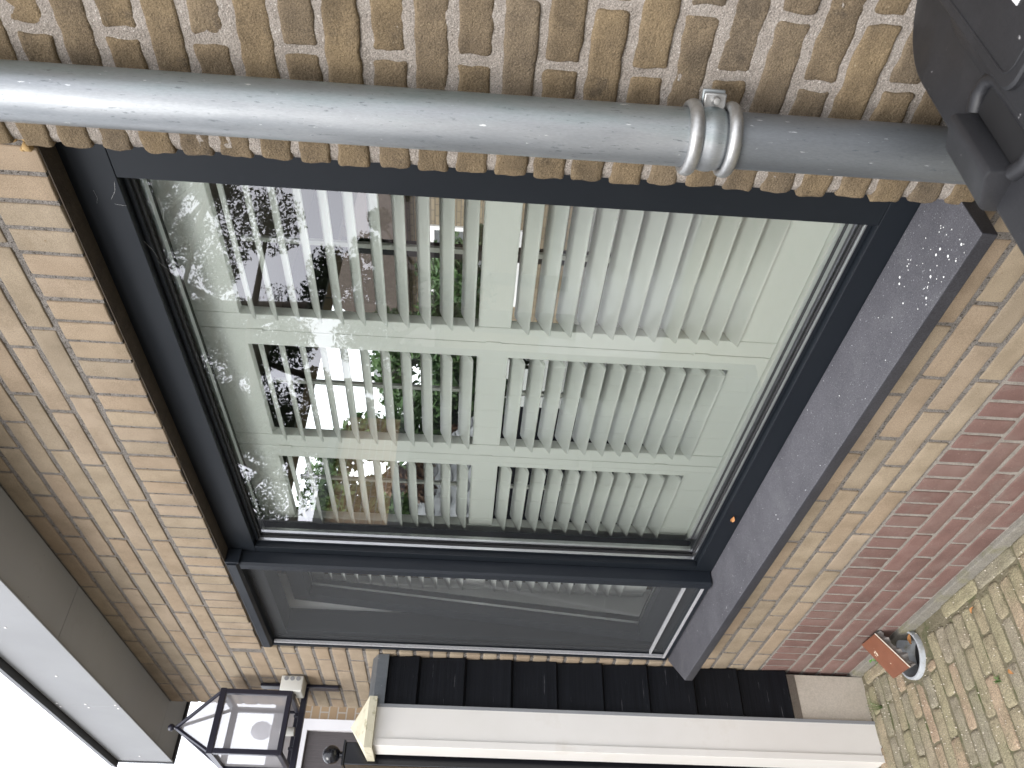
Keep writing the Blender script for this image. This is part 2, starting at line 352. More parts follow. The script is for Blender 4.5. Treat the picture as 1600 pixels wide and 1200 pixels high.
def lay(kind, xa, xb, za, zb, y, m, parent, jy=.002):
    """one brick between xa<xb, za<zb, its face at y"""
    L = round(xb-xa, 2); Hh = round(zb-za, 3)
    me = brick_me(kind, xb-xa if kind == 'brown' else L, Hh, random.randrange(5))
    if not me.materials: me.materials.append(m)
    o = bpy.data.objects.new('brick', me); COL.objects.link(o); o.parent = parent
    o.location = Vector(((xa+xb)/2, y+random.uniform(-jy, jy), (za+zb)/2))-wloc(parent)
    o.rotation_euler = (random.uniform(-.006, .006), random.uniform(-.004, .004) + (math.pi if random.random() < .5 else 0), random.uniform(-.008, .008) if kind == 'brown' else 0)
    return o

# ================================================================== SETTING
def sheet(name, x0, x1, y0, y1, z, m):
    bm = bmesh.new(); f = bm.faces.new([bm.verts.new(p) for p in ((x0, y0, z), (x1, y0, z), (x1, y1, z), (x0, y1, z))])
    o = obj(name, bm, m); o['kind'] = 'structure'; o['label'] = name.replace('_', ' '); return o
g = sheet('ground', -200, 200, -200, 200, -.07, M_LAWN); g['label'] = 'mossy ground reaching out beyond the paved yard'
M_FARPAVE = brick_tex_mat('far paving', (.25, .24, .225), (.21, .2, .19), (.15, .145, .13), .2, .055, .006)
pav = thing('pavement', 'mossy brick paving at the foot of the house wall', 'paving', (-2.2, -.4, 0), kind='structure')
del pav['category']
bm = bmesh.new()
for (xa, xb, ya, yb) in ((-9, -2.67, -3.2, .02), (-2.45, 3, -3.2, .02), (-2.67, -2.45, -3.2, -.185), (-2.67, -2.45, -.012, .02)): B((xa, xb), (ya, yb), (-.066, -.0095), bm=bm)
obj('bedding', bm, M_SAND, pav)
obj('drain_surround', lathe([(.0795, -.05), (.0795, -.0088), (.165, -.0088)], (-2.56, -.075, 0), 40), M_SAND, pav)
st = sheet('street', -60, 40, -11.5, -3.3, -.03, M_FARPAVE); st['label'] = 'brick paved street in front of the house'

PW, PL, PG = .0475, .197, .0055
x = -3.08; i = 0
while x < -1.25:
    off = -.062-(0.0 if i % 2 == 0 else .102)+random.uniform(-.012, .012)
    if i % 2: segs = [(-.062, off)]
    else: segs = []
    y = off
    while y > -.80:
        segs.append((y, y-PL-PG)); y -= PL+PG
    for (ya, yb) in segs:
        L = ya-yb-PG
        if L < .03: continue
        cx, cy = x+PW/2, (ya+yb+PG)/2
        # leave room for the drain
        dx_ = max(0, abs(cx+2.56)-PW/2)
        if dx_ < .084:
            hy = math.sqrt(.084**2-dx_**2)
            if yb < -.075+hy and ya > -.075-hy:
                if yb > -.075-hy-.03: continue
                ya = -.075-hy; L = ya-yb-PG; cy = (ya+yb+PG)/2
        if cx < -2.95 and cy > -.36 and cx > -3.35: 
            if cy > -.33: continue
        me = brick_me('paver', PW, round(L, 2), random.randrange(7))
        if not me.materials: me.materials.append(M_PAVER)
        o = bpy.data.objects.new('paver', me); COL.objects.link(o); o.parent = pav
        o.location = Vector((cx+random.uniform(-.001, .001), cy, -.004+random.uniform(-.004, .002)))-pav.location
        o.rotation_euler = (-math.pi/2+random.uniform(-.012, .012), random.uniform(-.012, .012), random.uniform(-.02, .02))
    x += PW+PG+random.uniform(-.001, .0015); i += 1
# edge row along the wall
x = -2.92
while x < -1.2:
    L = random.uniform(.185, .2)
    if not (x < -2.47 and x+L > -2.65):
        me = brick_me('paver', round(L, 2), .046, random.randrange(7))
        if not me.materials: me.materials.append(M_PAVER)
        o = bpy.data.objects.new('paver', me); COL.objects.link(o); o.parent = pav
        o.location = Vector((x+L/2, -.031, -.004+random.uniform(-.002, .004)))-pav.location
        o.rotation_euler = (-math.pi/2, 0, random.uniform(-.01, .01))
    x += L+.007

# ================================================================== HOUSE WALL (yellow brick, red plinth)
WX0, WX1 = -3.57, -.60            # left corner, runs behind the brown wall
OX0, OX1, OZ0, OZ1 = -2.912, -.75, .70, 2.24   # window opening
C0, CH = .38, .0619
hw = thing('house_wall', 'yellow brick house wall with red brick plinth around the window', 'wall', (-2.2, 0, 0))
bm = bmesh.new()
my = .0026
for (xa, xb, za, zb) in ((WX0+.006, OX0-.006, .38, 2.74), (OX1+.01, .9, .38, 2.74), (OX0-.006, OX1+.01, .38, OZ0-.006), (OX0-.006, OX1+.01, OZ1+.0012, 2.74)):
    B((xa, xb), (my, .28), (za, zb), bm=bm)
obj('mortar', bm, M_MGREY, hw)
plinth = obj('plinth', B((WX0+.006, .9), (.0026, .28), (.03, .38)), M_MRED, hw)
obj('base_strip', B((WX0-.004, .9), (-.012, .27), (-.06, .03), .004), M_BASE, hw, auto=20)
J = .0115; BL = .2105
nb = 0
def course(kind, xa, xb, z0, h, phase, m, parent):
    global nb
    x = xa; first = True
    # joints at phase + n*(BL+J)
    n0 = math.floor((xa-phase)/(BL+J)); js = []
    k = n0
    while phase+k*(BL+J) < xb+.3: js.append(phase+k*(BL+J)); k += 1
    edges = [xa]+[j for j in js if xa+.045 < j < xb-.045]+[xb]
    for e0, e1 in zip(edges, edges[1:]):
        a = e0+(0 if e0 == xa else J/2); b = e1-(0 if e1 == xb else J/2)
        a += random.uniform(-.0015, .0015) if e0 != xa else 0; b += random.uniform(-.0015, .0015) if e1 != xb else 0
        lay(kind, a, b, z0+J*.5, z0+h-J*.5, 0.0, m, parent, .0012); nb += 1
# yellow courses
ncs = 38
for i in range(ncs):
    z0 = C0+i*CH
    if z0+CH > 2.75: break
    ph = -1.354 + (0 if i % 2 == 1 else .111)
    if i % 5 == 3: ph += .05
    mid = z0+CH/2
    if OZ0-.01 < mid < OZ1: spans = [(WX0, OX0)]
    elif OZ1 < mid < 2.36: spans = [(WX0, -2.975)]
    else: spans = [(WX0, -.68)]
    for a, b in spans: course('yellow', a, b, z0, CH, ph, M_YELLOW, hw)
# soldier course over the window
x = -.745
while x > -2.97:
    wdt = .0475+random.uniform(-.0012, .0012)
    if x-wdt > -2.985:
        me = lay('yellow', x-wdt, x, OZ1+random.uniform(-.003, .002), 2.36-J*.6, 0.0, M_YELLOW, hw, .0015); nb += 1
    x -= .0595
obj('lintel_shade_strip', B((OX0-.002, -.775), (.004, .049), (2.2345, 2.2365)), mat('dark brown lintel shade', [(.035, .026, .018), (.06, .045, .03)], .9, 30, bump=.6, bscale=120, bdist=.003), hw)  # added dark strip painting in the shade under the soldier bricks
# plinth: soldier course and four stretcher courses
x = WX0
while x < -.95:
    lay('red', x, x+.0495, .272+J*.4, .38-J*.6, 0.0, M_RED, plinth, .0012); x += .0613; nb += 1
for i in range(4):
    course('red', WX0 if True else 0, -1.1, .03+i*.0605, .0605, -1.40+(.111 if i % 2 else 0)+.02*i, M_RED, plinth)
# old filler foam and crumbled mortar at the right end of the soldier course
bm = bmesh.new()
for k in range(9):
    c3 = Vector((-.775-random.uniform(0, .045), -.004+random.uniform(0, .012), 2.243+random.uniform(-.004, .026)))
    r3 = random.uniform(.004, .009); own = bmesh.new(); bmesh.ops.create_icosphere(own, subdivisions=2, radius=r3)
    for v in own.verts: v.co = v.co*(1+.35*mnoise.noise(v.co*160+c3*50))+c3
    merge(bm, own)
o = obj('filler_foam', bm, mat('ochre filler foam', [(.34, .22, .09), (.46, .32, .15)], .9, 60, bump=.8, bscale=200, bdist=.004), hw, smooth=True)
# side wall of the house and the room behind the window
sw = thing('side_wall', 'brick side wall of the house behind the gate with a wide glazed opening', 'wall', (-3.43, 3, 0))
bm = bmesh.new()
for (ya, yb, za, zb) in ((.29, .75, 0, 2.74), (4.9, 7.2, 0, 2.74), (.75, 4.9, 0, .08), (.75, 4.9, 2.42, 2.74)):
    B((-3.565, -3.3), (ya, yb), (za, zb), bm=bm)
obj('wall', bm, M_FARBRICK2, sw)
for yy in (.78, 2.85, 4.87):
    part('opening_post', (-3.5, -3.42), (yy-.03, yy+.03), (.08, 2.42), M_FRAME, sw)
part('pelmet', (-3.29, -3.26), (.7, 4.95), (2.40, 2.62), M_DARK, sw)
part('pelmet', (-3.2995, -3.291), (.3, 7), (2.41, 2.62), M_DARK, sw)
rf = part('room_floor', (-3.3, 2.6), (.281, 7.2), (-.02, .03), M_ROOMF, None); rf['kind'] = 'structure'
rc = part('room_ceiling', (-3.3, 2.6), (.281, 7.2), (2.62, 2.7), M_ROOM, None); rc['kind'] = 'structure'
rw = part('room_wall_back', (-3.3, 2.6), (7.0, 7.2), (.03, 2.62), M_ROOM, None); rw['kind'] = 'structure'
rr = part('room_wall_right', (2.4, 2.6), (.281, 7.0), (.03, 2.62), M_ROOM, None); rr['kind'] = 'structure'
bm = bmesh.new()
for (xa, xb, za, zb) in ((-3.3, OX0-.03, .03, 2.62), (OX1+.0, 2.4, .03, 2.62), (OX0-.03, OX1, .03, .70), (OX0-.03, OX1, 2.27, 2.62)):
    B((xa, xb), (.282, .30), (za, zb), bm=bm)
o = obj('room_wall_front', bm, M_ROOM, None); o['kind'] = 'structure'
for o_, l_ in ((rf, 'dark timber floor of the room behind the shutters'), (rc, 'ceiling of the room behind the shutters'), (rw, 'back wall of the room'), (rr, 'right wall of the room'), (o, 'inside face of the window wall')): o_['label'] = l_

# ================================================================== BROWN WALL
BY = -.04; EX = -.772
bw = thing('brown_brick_wall', 'rough brown brick wall with thick pale mortar behind the zinc downpipe', 'wall', (-.3, BY, 0))
# mortar: sheet with a fine uneven face and a wavy free edge
def mortar_sheet():
    V = []; F = []
    xs = list(np.arange(EX+.0055, .42, .0125)); zs = list(np.arange(.3, 2.42, .0102))
    for z in zs:
        for k, xx in enumerate(xs):
            yy = BY+.0030+.0016*mnoise.noise(Vector((xx*55, z*55, 2)))+.0008*mnoise.noise(Vector((xx*190, z*190, 5)))
            ed = .002*mnoise.noise(Vector((3, z*50, 1))) if k == 0 else 0
            if k == 0: yy += .004
            V.append((xx+ed, yy, z))
    nX = len(xs)
    for j in range(len(zs)-1):
        for i in range(nX-1): a = j*nX+i; F.append((a, a+1, a+nX+1, a+nX))
    b0 = len(V)
    for j in range(len(zs)): v = V[j*nX]; V.append((v[0]+.002, .06, v[2]))
    for j in range(len(zs)-1): F.append((j*nX, (j+1)*nX, b0+j+1, b0+j))
    me = bpy.data.meshes.new('mortar'); me.from_pydata([(a-bw.location.x, b-bw.location.y, c) for a, b, c in V], [], F); me.update()
    o = link('mortar', me, M_MBROWN, bw, bw.location, True)
mortar_sheet()
obj('wall_core', B((EX+.014, .95), (BY+.02, .006), (0, 2.72)), M_MGREY, bw)
zt = 2.174; c = .0613; BJ = .0128
k = -4
while True:
    z1 = zt-k*c; z0 = z1-c
    if z1 < .36: break
    dz = .0012*math.sin(k*2.1)
    if k % 2 == 0: js = [EX, -.580, -.375, -.165, .05, .26]
    else: js = [EX, -.690, -.487, -.272, -.06, .15]
    js = [js[0]]+[j+random.uniform(-.004, .004) for j in js[1:]]
    for n, (a, b) in enumerate(zip(js, js[1:])):
        xa = a+(random.uniform(-.003, .002) if n == 0 else BJ/2); xb = b-BJ/2
        lay('brown', xa, xb, z0+BJ*.5+dz+random.uniform(-.001, .001), z1-BJ*.5+dz+random.uniform(-.001, .001), BY, M_BROWN, bw, .0022)
    k += 1

# ================================================================== ROOF EDGE
ev = thing('roof_eaves', 'light grey boxed roof eaves with dark edge trim above the window wall', 'eaves', (-2, -.09, 2.72))
XE = -3.78
jx = [XE, -3.55, -2.45, -1.35, -.2, 1.0]
for a, b in zip(jx, jx[1:]):
    part('soffit_board', (a+.0012, b-.0012), (-.179, -.002), (2.73, 2.742), M_SOFFIT, ev)
obj('soffit_backing', B((XE+.01, 1), (-.178, .6), (2.7425, 2.76)), M_DARK, ev)
obj('soffit_return', B((XE, -3.572), (-.001, .9), (2.731, 2.742)), M_SOFFIT, ev)
jf = [XE, -3.05, -1.3, 1.0]
for a, b in zip(jf, jf[1:]):
    part('fascia_board', (a+.001, b-.001), (-.187, -.1795), (2.722, 2.955), M_FASCIA, ev, .001, 1)
part('verge_trim', (XE-.02, XE-.0005), (-.19, .9), (2.72, 2.975), M_DARK, ev)
obj('edge_trim', prism([(-.212, 2.957), (-.205, 2.985), (-.17, 2.985), (-.17, 2.957)], 'x', XE-.02, 1.0), M_DARK, ev)
obj('roof_deck', B((XE, 3), (-.17, 7.4), (2.96, 3.0)), M_DARK, ev)
for fx in np.arange(-3.7, -1.5, .16):
    pass
bmr = bmesh.new()
for jx_ in (-3.05,):
    for dx in (-.018, .018):
        for z in (2.735, 2.84, 2.94):
            o = obj('rivet', lathe([(0, .002), (.0035, .0015), (.0045, 0)], (0, 0, 0), 8), M_WHITE, None); o.rotation_euler = (R(90), 0, 0)
            o.parent = ev; o.location = Vector((jx_+dx, -.187, z))-ev.location
for xx in (-2.35, -2.36+.18, -3.7, -2.75):
    o = obj('rivet', lathe([(0, .002), (.0035, .0015), (.0045, 0)], (0, 0, 0), 8), M_WHITE, None); o.rotation_euler = (R(90), 0, 0)
    o.parent = ev; o.location = Vector((xx, -.187, 2.84))-ev.location
for xx in (-2.2, -2.7, -3.2, -3.55, -3.6):
    for yy in (-.155, -.03):
        o = obj('screw', lathe([(0, -.0015), (.003, -.001), (.004, 0)], (0, 0, 0), 8), M_DARK, None)
        o.parent = ev; o.location = Vector((xx+random.uniform(-.01, .01), yy, 2.7298))-ev.location

# ================================================================== WINDOW
FY = .05
wf = thing('window_frame', 'large anthracite aluminium window with one wide fixed pane', 'window', (-1.8, .1, .7))
GX0, GX1, GZ0, GZ1 = -2.236, -.892, .79, 2.152     # clear daylight of the fixed light
YB = .135
part('head_rail', (OX0, OX1+.02), (FY, YB), (GZ1, 2.262), M_FRAME, wf, .0015)
part('bottom_rail', (OX0, OX1+.02), (FY, YB), (.69, GZ0), M_FRAME, wf, .0015)
part('jamb', (GX1, OX1+.03), (FY, YB), (GZ0+.0005, GZ1-.0005), M_FRAME, wf, .0015)
part('mullion', (-2.318, GX0), (FY, YB), (GZ0+.0005, GZ1-.0005), M_FRAME, wf, .0015)
part('jamb', (OX0, -2.87), (FY, YB), (GZ0+.0005, GZ1-.0005), M_FRAME, wf, .0015)
# mitre / joint lines
# glazing beads step in towards the glass
def ring(name, x0, x1, z0, z1, wd, y0, y1, m, bev=.001):
    part(name, (x0, x1), (y0, y1), (z1-wd, z1), m, wf, bev); part(name, (x0, x1), (y0, y1), (z0, z0+wd), m, wf, bev)
    part(name, (x0, x0+wd), (y0, y1), (z0+wd, z1-wd), m, wf, bev); part(name, (x1-wd, x1), (y0, y1), (z0+wd, z1-wd), m, wf, bev)
ring('glazing_bead', GX0+.0005, GX1-.0005, GZ0+.0005, GZ1-.0005, .010, FY+.018, YB-.002, M_FRAME)
part('bead_highlight', (GX0+.0107, GX1-.0107), (FY+.0165, FY+.0255), (GZ0+.0107, GZ0+.0135), M_SPACER, wf)  # added bright strips painting the light caught along the bead, bottom and left
part('bead_highlight', (GX0+.0107, GX0+.0135), (FY+.0165, FY+.0255), (GZ0+.0137, GZ1-.011), M_SPACER, wf)
ring('gasket', GX0+.0105, GX1-.0105, GZ0+.0105, GZ1-.0105, .005, FY+.026, FY+.033, M_GASKET, 0)
ring('spacer_bar', GX0+.0107, GX1-.0107, GZ0+.0107, GZ1-.0107, .013, FY+.041, FY+.055, M_SPACER, 0)
ring('edge_seal', GX0+.0106, GX1-.0106, GZ0+.0106, GZ1-.0106, .009, FY+.0555, FY+.075, M_GASKET, 0)
bm = bmesh.new(); bm.faces.new([bm.verts.new(p) for p in ((GX0+.011, FY+.034, GZ0+.011), (GX1-.011, FY+.034, GZ0+.011), (GX1-.011, FY+.034, GZ1-.011), (GX0+.011, FY+.034, GZ1-.011))])
pane = obj('pane', bm, M_GLASS, wf)
# opening sash, tilted inwards at the top
TILT = -4.7; piv = (0, .07, .815)
sash = thing('tilted_sash', 'anthracite window sash tilted inwards behind the insect screen', 'window sash', (-2.6, .09, .8))
SX0, SX1, SZ0, SZ1 = -2.865, -2.325, .80, 2.145
def sp(name, x, y, z, m, bev=.001): return part(name, x, y, z, m, sash, bev, rot=('X', TILT, piv))
sw_ = .062
sp('sash_rail', (SX0, SX1), (.058, .125), (SZ1-sw_, SZ1), M_FRAME); sp('sash_rail', (SX0, SX1), (.058, .125), (SZ0, SZ0+sw_), M_FRAME)
sp('sash_stile', (SX0, SX0+sw_), (.058, .125), (SZ0+sw_, SZ1-sw_), M_FRAME); sp('sash_stile', (SX1-sw_, SX1), (.058, .125), (SZ0+sw_, SZ1-sw_), M_FRAME)
for (xx, zz) in (((SX0+sw_, SX0+sw_+.004), (SZ0+sw_, SZ1-sw_)), ((SX1-sw_-.004, SX1-sw_), (SZ0+sw_, SZ1-sw_)), ((SX0+sw_+.004, SX1-sw_-.004), (SZ0+sw_, SZ0+sw_+.004)), ((SX0+sw_+.004, SX1-sw_-.004), (SZ1-sw_-.004, SZ1-sw_))):
    sp('spacer_bar', xx, (.095, .103), zz, M_SPACER, 0)
bm = bmesh.new(); bm.faces.new([bm.verts.new(p) for p in ((SX0+sw_, .09, SZ0+sw_), (SX1-sw_, .09, SZ0+sw_), (SX1-sw_, .09, SZ1-sw_), (SX0+sw_, .09, SZ1-sw_))])
bmesh.ops.rotate(bm, cent=Vector(piv), matrix=Matrix.Rotation(R(TILT), 3, 'X'), verts=bm.verts)
obj('pane', bm, glass_mat('sash glazing', (.97, .99, .98), 1.5), sash)
# inner lining of the opening behind the sash
li = thing('window_lining', 'pale painted lining board around the inside of the window opening', 'lining', (-1.8, .2, .7))
part('side_board', (OX0+.001, OX0+.018), (YB+.001, .281), (.72, 2.26), M_SHUT, li)
part('side_board', (OX1+.0, OX1+.018), (YB+.001, .281), (.72, 2.26), M_SHUT, li)
part('sill_board', (OX0, OX1), (YB+.001, .36), (.695, .719), M_SHUT, li, .002)
part('head_board', (OX0, OX1), (YB+.001, .281), (2.2605, 2.275), M_SHUT, li)

# ================================================================== INSECT SCREEN
sc = thing('insect_screen', 'pleated grey insect screen in anthracite frame over the left window section', 'insect screen', (-2.59, .02, .74))
bm = prism([(FY-.001, 2.194), (.006, 2.194), (-.002, 2.202), (-.002, 2.226), (.006, 2.236), (FY-.001, 2.236)], 'x', -2.908, -2.262)
obj('cassette', bm, M_FRAME2, sc)
part('cassette_end', (-2.2615, -2.252), (.002, FY-.001), (2.192, 2.234), M_FRAME2, sc, .002)
bm = prism([(-2.302, FY-.001), (-2.302, .012), (-2.296, .004), (-2.27, .004), (-2.266, .012), (-2.266, FY-.001)], 'z', .742, 2.1935)
obj('side_post', bm, M_FRAME2, sc)
part('guide_rail', (-2.908, -2.897), (.006, .046), (.745, 2.1935), M_FRAME2, sc, .001)
part('brush_strip', (-2.8968, -2.888), (.012, .022), (.76, 2.19), M_BRUSH, sc)
part('bottom_track', (-2.896, -2.303), (.010, .046), (.742, .757), M_FRAME2, sc, .001)
part('bottom_brush', (-2.886, -2.303), (.006, .0098), (.757, .766), M_BRUSH, sc)
part('pull_bar', (-2.886, -2.304), (.02, .034), (.806, .812), M_BRUSH, sc)
bm = bmesh.new(); bm.faces.new([bm.verts.new(p) for p in ((-2.895, .030, .75), (-2.303, .030, .75), (-2.303, .030, 2.2), (-2.895, .030, 2.2))])
obj('screen_mesh', bm, M_MESH, sc)

# ================================================================== SHUTTERS
def louvre_me(L, seg=12):
    V = []; F = []
    W2, T2 = .0355, .0046
    for x in (-L/2, L/2):
        for k in range(seg*2):
            a = math.pi*k/seg
            V.append((x, W2*math.copysign(abs(math.cos(a))**.8, math.cos(a)), T2*math.copysign(abs(math.sin(a))**.8, math.sin(a))))
    n = seg*2
    for k in range(n): F.append((k, (k+1) % n, n+(k+1) % n, n+k))
    F.append(tuple(range(n))[::-1]); F.append(tuple(range(n, 2*n)))
    me = bpy.data.meshes.new('louvre'); me.from_pydata(V, [], F); me.update()
    for p in me.polygons: p.use_smooth = len(p.vertices) == 4
    return me
SHY = .167; SD = .014
ZT0, ZM1, ZM0, ZB1 = 2.046, 1.508, 1.433, .902
def shutter(name, label, xl, xr, y, sl=.05, sr=.05, tilt=27, hinge=True):
    t = thing(name, label, 'window shutter', ((xl+xr)/2, y, .80), group='interior window shutters')
    zb, zt_ = .814, 2.168
    part('stile', (xl, xl+sl), (y-SD, y+SD), (zb, zt_), M_SHUT, t, .0025)
    part('stile', (xr-sr, xr), (y-SD, y+SD), (zb, zt_), M_SHUT, t, .0025)
    a, b = xl+sl, xr-sr
    part('rail', (a, b), (y-SD+.002, y+SD-.002), (ZT0, zt_), M_SHUT, t, .002)
    part('rail', (a, b), (y-SD+.002, y+SD-.002), (ZM0, ZM1), M_SHUT, t, .002)
    part('rail', (a, b), (y-SD+.002, y+SD-.002), (zb, ZB1), M_SHUT, t, .002)
    me = louvre_me(b-a-.003); me.materials.append(M_SHUT)
    for (z0, z1) in ((ZM1, ZT0), (ZB1, ZM0)):
        n = 11; p = (z1-z0)/n
        for k in range(n):
            o = bpy.data.objects.new('louvre', me); COL.objects.link(o); o.parent = t
            o.location = Vector(((a+b)/2, y, z0+(k+.5)*p))-t.location; o.rotation_euler = (R(tilt+random.uniform(-.7, .7)), 0, 0)
        part('tilt_rod', ((a+b)/2-.006, (a+b)/2+.006), (y+.026, y+.034), (z0+.02, z1-.03), M_SHUT, t)
    if hinge:
        for z in (1.47, .98, 2.02):
            part('hinge', (xl-.005, xl+.005), (y-SD-.004, y-SD-.0003), (z-.018, z+.018), M_SHUT, t, .001)
    return t
shutter('window_shutter', 'right white louvred shutter panel beside the downpipe side of the pane', -1.3755, -.903, SHY)
shutter('window_shutter', 'middle white louvred shutter panel of the wide pane', -1.8395, -1.377, SHY)
shutter('window_shutter', 'left white louvred shutter panel of the wide pane', -2.276, -1.841, SHY, hinge=False)
shutter('window_shutter', 'white louvred shutter panel behind the tilted sash', -2.888, -2.44, .262, sl=.022, hinge=False)
sf = thing('shutter_frame', 'white surround frame fixed round the louvred shutters', 'shutter frame', (-1.64, .19, .74))
part('frame_rail', (-2.322, -.878), (.140, .20), (2.170, 2.225), M_SHUT, sf, .002); part('frame_rail', (-2.322, -.878), (.140, .20), (.735, .812), M_SHUT, sf, .002)
part('frame_post', (-2.322, -2.278), (.140, .20), (.8125, 2.1695), M_SHUT, sf, .002); part('frame_post', (-.901, -.878), (.140, .20), (.8125, 2.1695), M_SHUT, sf, .002)

# ================================================================== SILL
sill = thing('window_sill', 'speckled dark blue stone window sill below the window', 'window sill', (-1.8, -.05, .69))
def sill_bm():
    # plan outline with an oblique left end, top sloping outwards
    pts = [(-.763, .049), (-.763, -.12), (-2.755, -.12), (-2.93, .02), (-2.93, .049)]
    bm = bmesh.new()
    top = [bm.verts.new((x, y, .7275+(y+.12)*.065)) for x, y in pts]; bot = [bm.verts.new((x, y, .7005)) for x, y in pts]
    n = len(pts); bm.faces.new(top); bm.faces.new(bot[::-1])
    for i in range(n): bm.faces.new((top[i], bot[i], bot[(i+1) % n], top[(i+1) % n]))
    bmesh.ops.recalc_face_normals(bm, faces=bm.faces)
    bmesh.ops.bevel(bm, geom=list(bm.edges), offset=.0022, segments=2, affect='EDGES', profile=.5)
    return bm
slab = obj('slab', sill_bm(), M_SILL, sill, auto=20)
slab.data.materials.append(mat('shaded blue stone edge', [(.026, .026, .031), (.038, .038, .044)], .5, 9, grain=(.3, 420), spec=.3, speck=[((.3, .3, .31), 200, .72)]))  # darker copy of the sill stone: shade painted on the upright faces
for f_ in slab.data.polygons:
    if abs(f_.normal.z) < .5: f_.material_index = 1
def sz(y): return .7275+(y+.12)*.065
bm = bmesh.new()
for n in range(70):
    near = random.random()
    xx = -.80-abs(random.gauss(0, .10)) if near < .55 else random.uniform(-2.7, -.8)
    yy = random.uniform(-.115, .03) if near >= .55 else random.uniform(-.115, .0)
    r = random.choice([.0009, .0012, .0012, .0018, .0026])*(1 if near < .55 else .55)
    own = lathe([(0, .0006), (r*.8, .0005), (r, 0)], (xx, yy, sz(yy)+.0003), 7); merge(bm, own)
o = obj('droppings', bm, M_WHITEDROP, sill); o['kind'] = 'stuff'

# ================================================================== DOWNPIPE
dp = thing('downpipe', 'weathered grey zinc rainwater downpipe on the brown brick wall', 'downpipe', (-.635, -.115, .0))
PX, PY = -.634, -.112
obj('upper_pipe', tube([(PX, PY, 1.20), (PX, PY, 1.6), (PX, PY, 2.0), (PX, PY, 2.9)], .0405, 48), M_ZINC, dp, auto=40)
obj('lower_pipe', tube([(PX, PY, -.05), (PX, PY, .6), (PX, PY, 1.16), (PX, PY, 1.215)], .0392, 48), M_ZINC2, dp, auto=40)  # darker zinc tone paints in the darker surroundings this length mirrors
def rim(z, r, R0=.0455):
    bm = bmesh.new(); nA, nB = 48, 14
    vs = [[bm.verts.new((PX+(R0+r*.75*math.cos(2*math.pi*b/nB))*math.cos(2*math.pi*a/nA), PY+(R0+r*.75*math.cos(2*math.pi*b/nB))*math.sin(2*math.pi*a/nA), z+r*math.sin(2*math.pi*b/nB))) for b in range(nB)] for a in range(nA)]
    for a in range(nA):
        for b in range(nB): bm.faces.new((vs[a][b], vs[(a+1) % nA][b], vs[(a+1) % nA][(b+1) % nB], vs[a][(b+1) % nB]))
    return bm
obj('socket_ring', rim(1.222, .0098), M_STEEL, dp, smooth=True)
obj('socket_ring', rim(1.168, .0092), M_STEEL, dp, smooth=True)
br = bpy.data.objects.new('pipe_bracket', None); COL.objects.link(br); br.parent = dp; br.location = Vector((PX, PY, 1.195))-dp.location
obj('strap', lathe([(.0405, -.017), (.0425, -.015), (.0428, -.011), (.0446, -.006), (.0452, 0), (.0446, .006), (.0428, .011), (.0425, .015), (.0405, .017)], (PX, PY, 1.195), 48), M_ZINC, br, auto=50)
# ear on the wall side right of the pipe, with its screw
def at_ang(a, r, z): return Vector((PX+r*math.cos(R(a)), PY+r*math.sin(R(a)), z))
A0 = 22
bm = B((.040, .062), (-.0035, .0035), (-.0155, .0155), .002); 
for v in bm.verts: v.co = Matrix.Rotation(R(A0), 3, 'Z') @ v.co + Vector((PX, PY, 1.195))
obj('ear', bm, M_STEEL, br, auto=20)
bm = B((.040, .066), (.0045, .0105), (-.015, .017), .002)
for v in bm.verts: v.co = Matrix.Rotation(R(A0), 3, 'Z') @ v.co + Vector((PX, PY, 1.195))
obj('ear', bm, M_ZINC, br, auto=20)
bm = lathe([(0, .012), (.0045, .011), (.006, .006), (.006, 0)], (0, 0, 0), 12)
for v in bm.verts:
    v.co = Matrix.Rotation(R(90), 3, 'X') @ v.co; v.co += Vector((.053, -.0035, 0)); v.co = Matrix.Rotation(R(A0), 3, 'Z') @ v.co + Vector((PX, PY, 1.195))
obj('screw', bm, M_STEEL, br, auto=40)
obj('wall_pin', tube([(PX+.01, PY+.035, 1.195), (PX+.012, BY+.01, 1.195)], .006, 10), M_STEEL, br)

# ================================================================== WHEELIE BIN
bn_ = thing('wheelie_bin', 'dark grey plastic wheelie bin with moulded lid grip below the downpipe', 'bin', (-.25, -.3, -.005))
LZ = .95
def rrect(x0, x1, y0, y1, rads, n=10):
    pts = []
    for (cx, cy, a0, r) in ((x1-rads[0], y1-rads[0], 0, rads[0]), (x0+rads[1], y1-rads[1], 90, rads[1]), (x0+rads[2], y0+rads[2], 180, rads[2]), (x1-rads[3], y0+rads[3], 270, rads[3])):
        for k in range(n+1):
            a = R(a0+90*k/n); pts.append((cx+r*math.cos(a), cy+r*math.sin(a)))
    return pts
def loft(secs, bm=None, cap0=True, cap1=True):
    own = bmesh.new(); rings = [[own.verts.new((p[0], p[1], z)) for p in pts] for pts, z in secs]
    n = len(rings[0])
    for a, b in zip(rings, rings[1:]):
        for k in range(n): own.faces.new((a[k], a[(k+1) % n], b[(k+1) % n], b[k]))
    if cap0: own.faces.new(rings[0][::-1])
    if cap1: own.faces.new(rings[-1])
    bmesh.ops.recalc_face_normals(own, faces=own.faces)
    return merge(bm, own)
LX0, LX1, LY0, LY1 = -.516, -.03, -.60, -.012
def lidsec(d, z): return (rrect(LX0+d, LX1-d, LY0+d, LY1-d, (.10-d*.5, .125-d*.5, .07-d*.5, .07-d*.5)), z)
lid = obj('lid', loft([lidsec(.004, LZ-.045), lidsec(0, LZ-.043), lidsec(0, LZ-.006), lidsec(.0015, LZ-.002), lidsec(.005, LZ), lidsec(.080, LZ+.004), lidsec(.090, LZ+.011), lidsec(.10, LZ+.016), lidsec(.16, LZ+.018)]), M_BIN, bn_, auto=25)
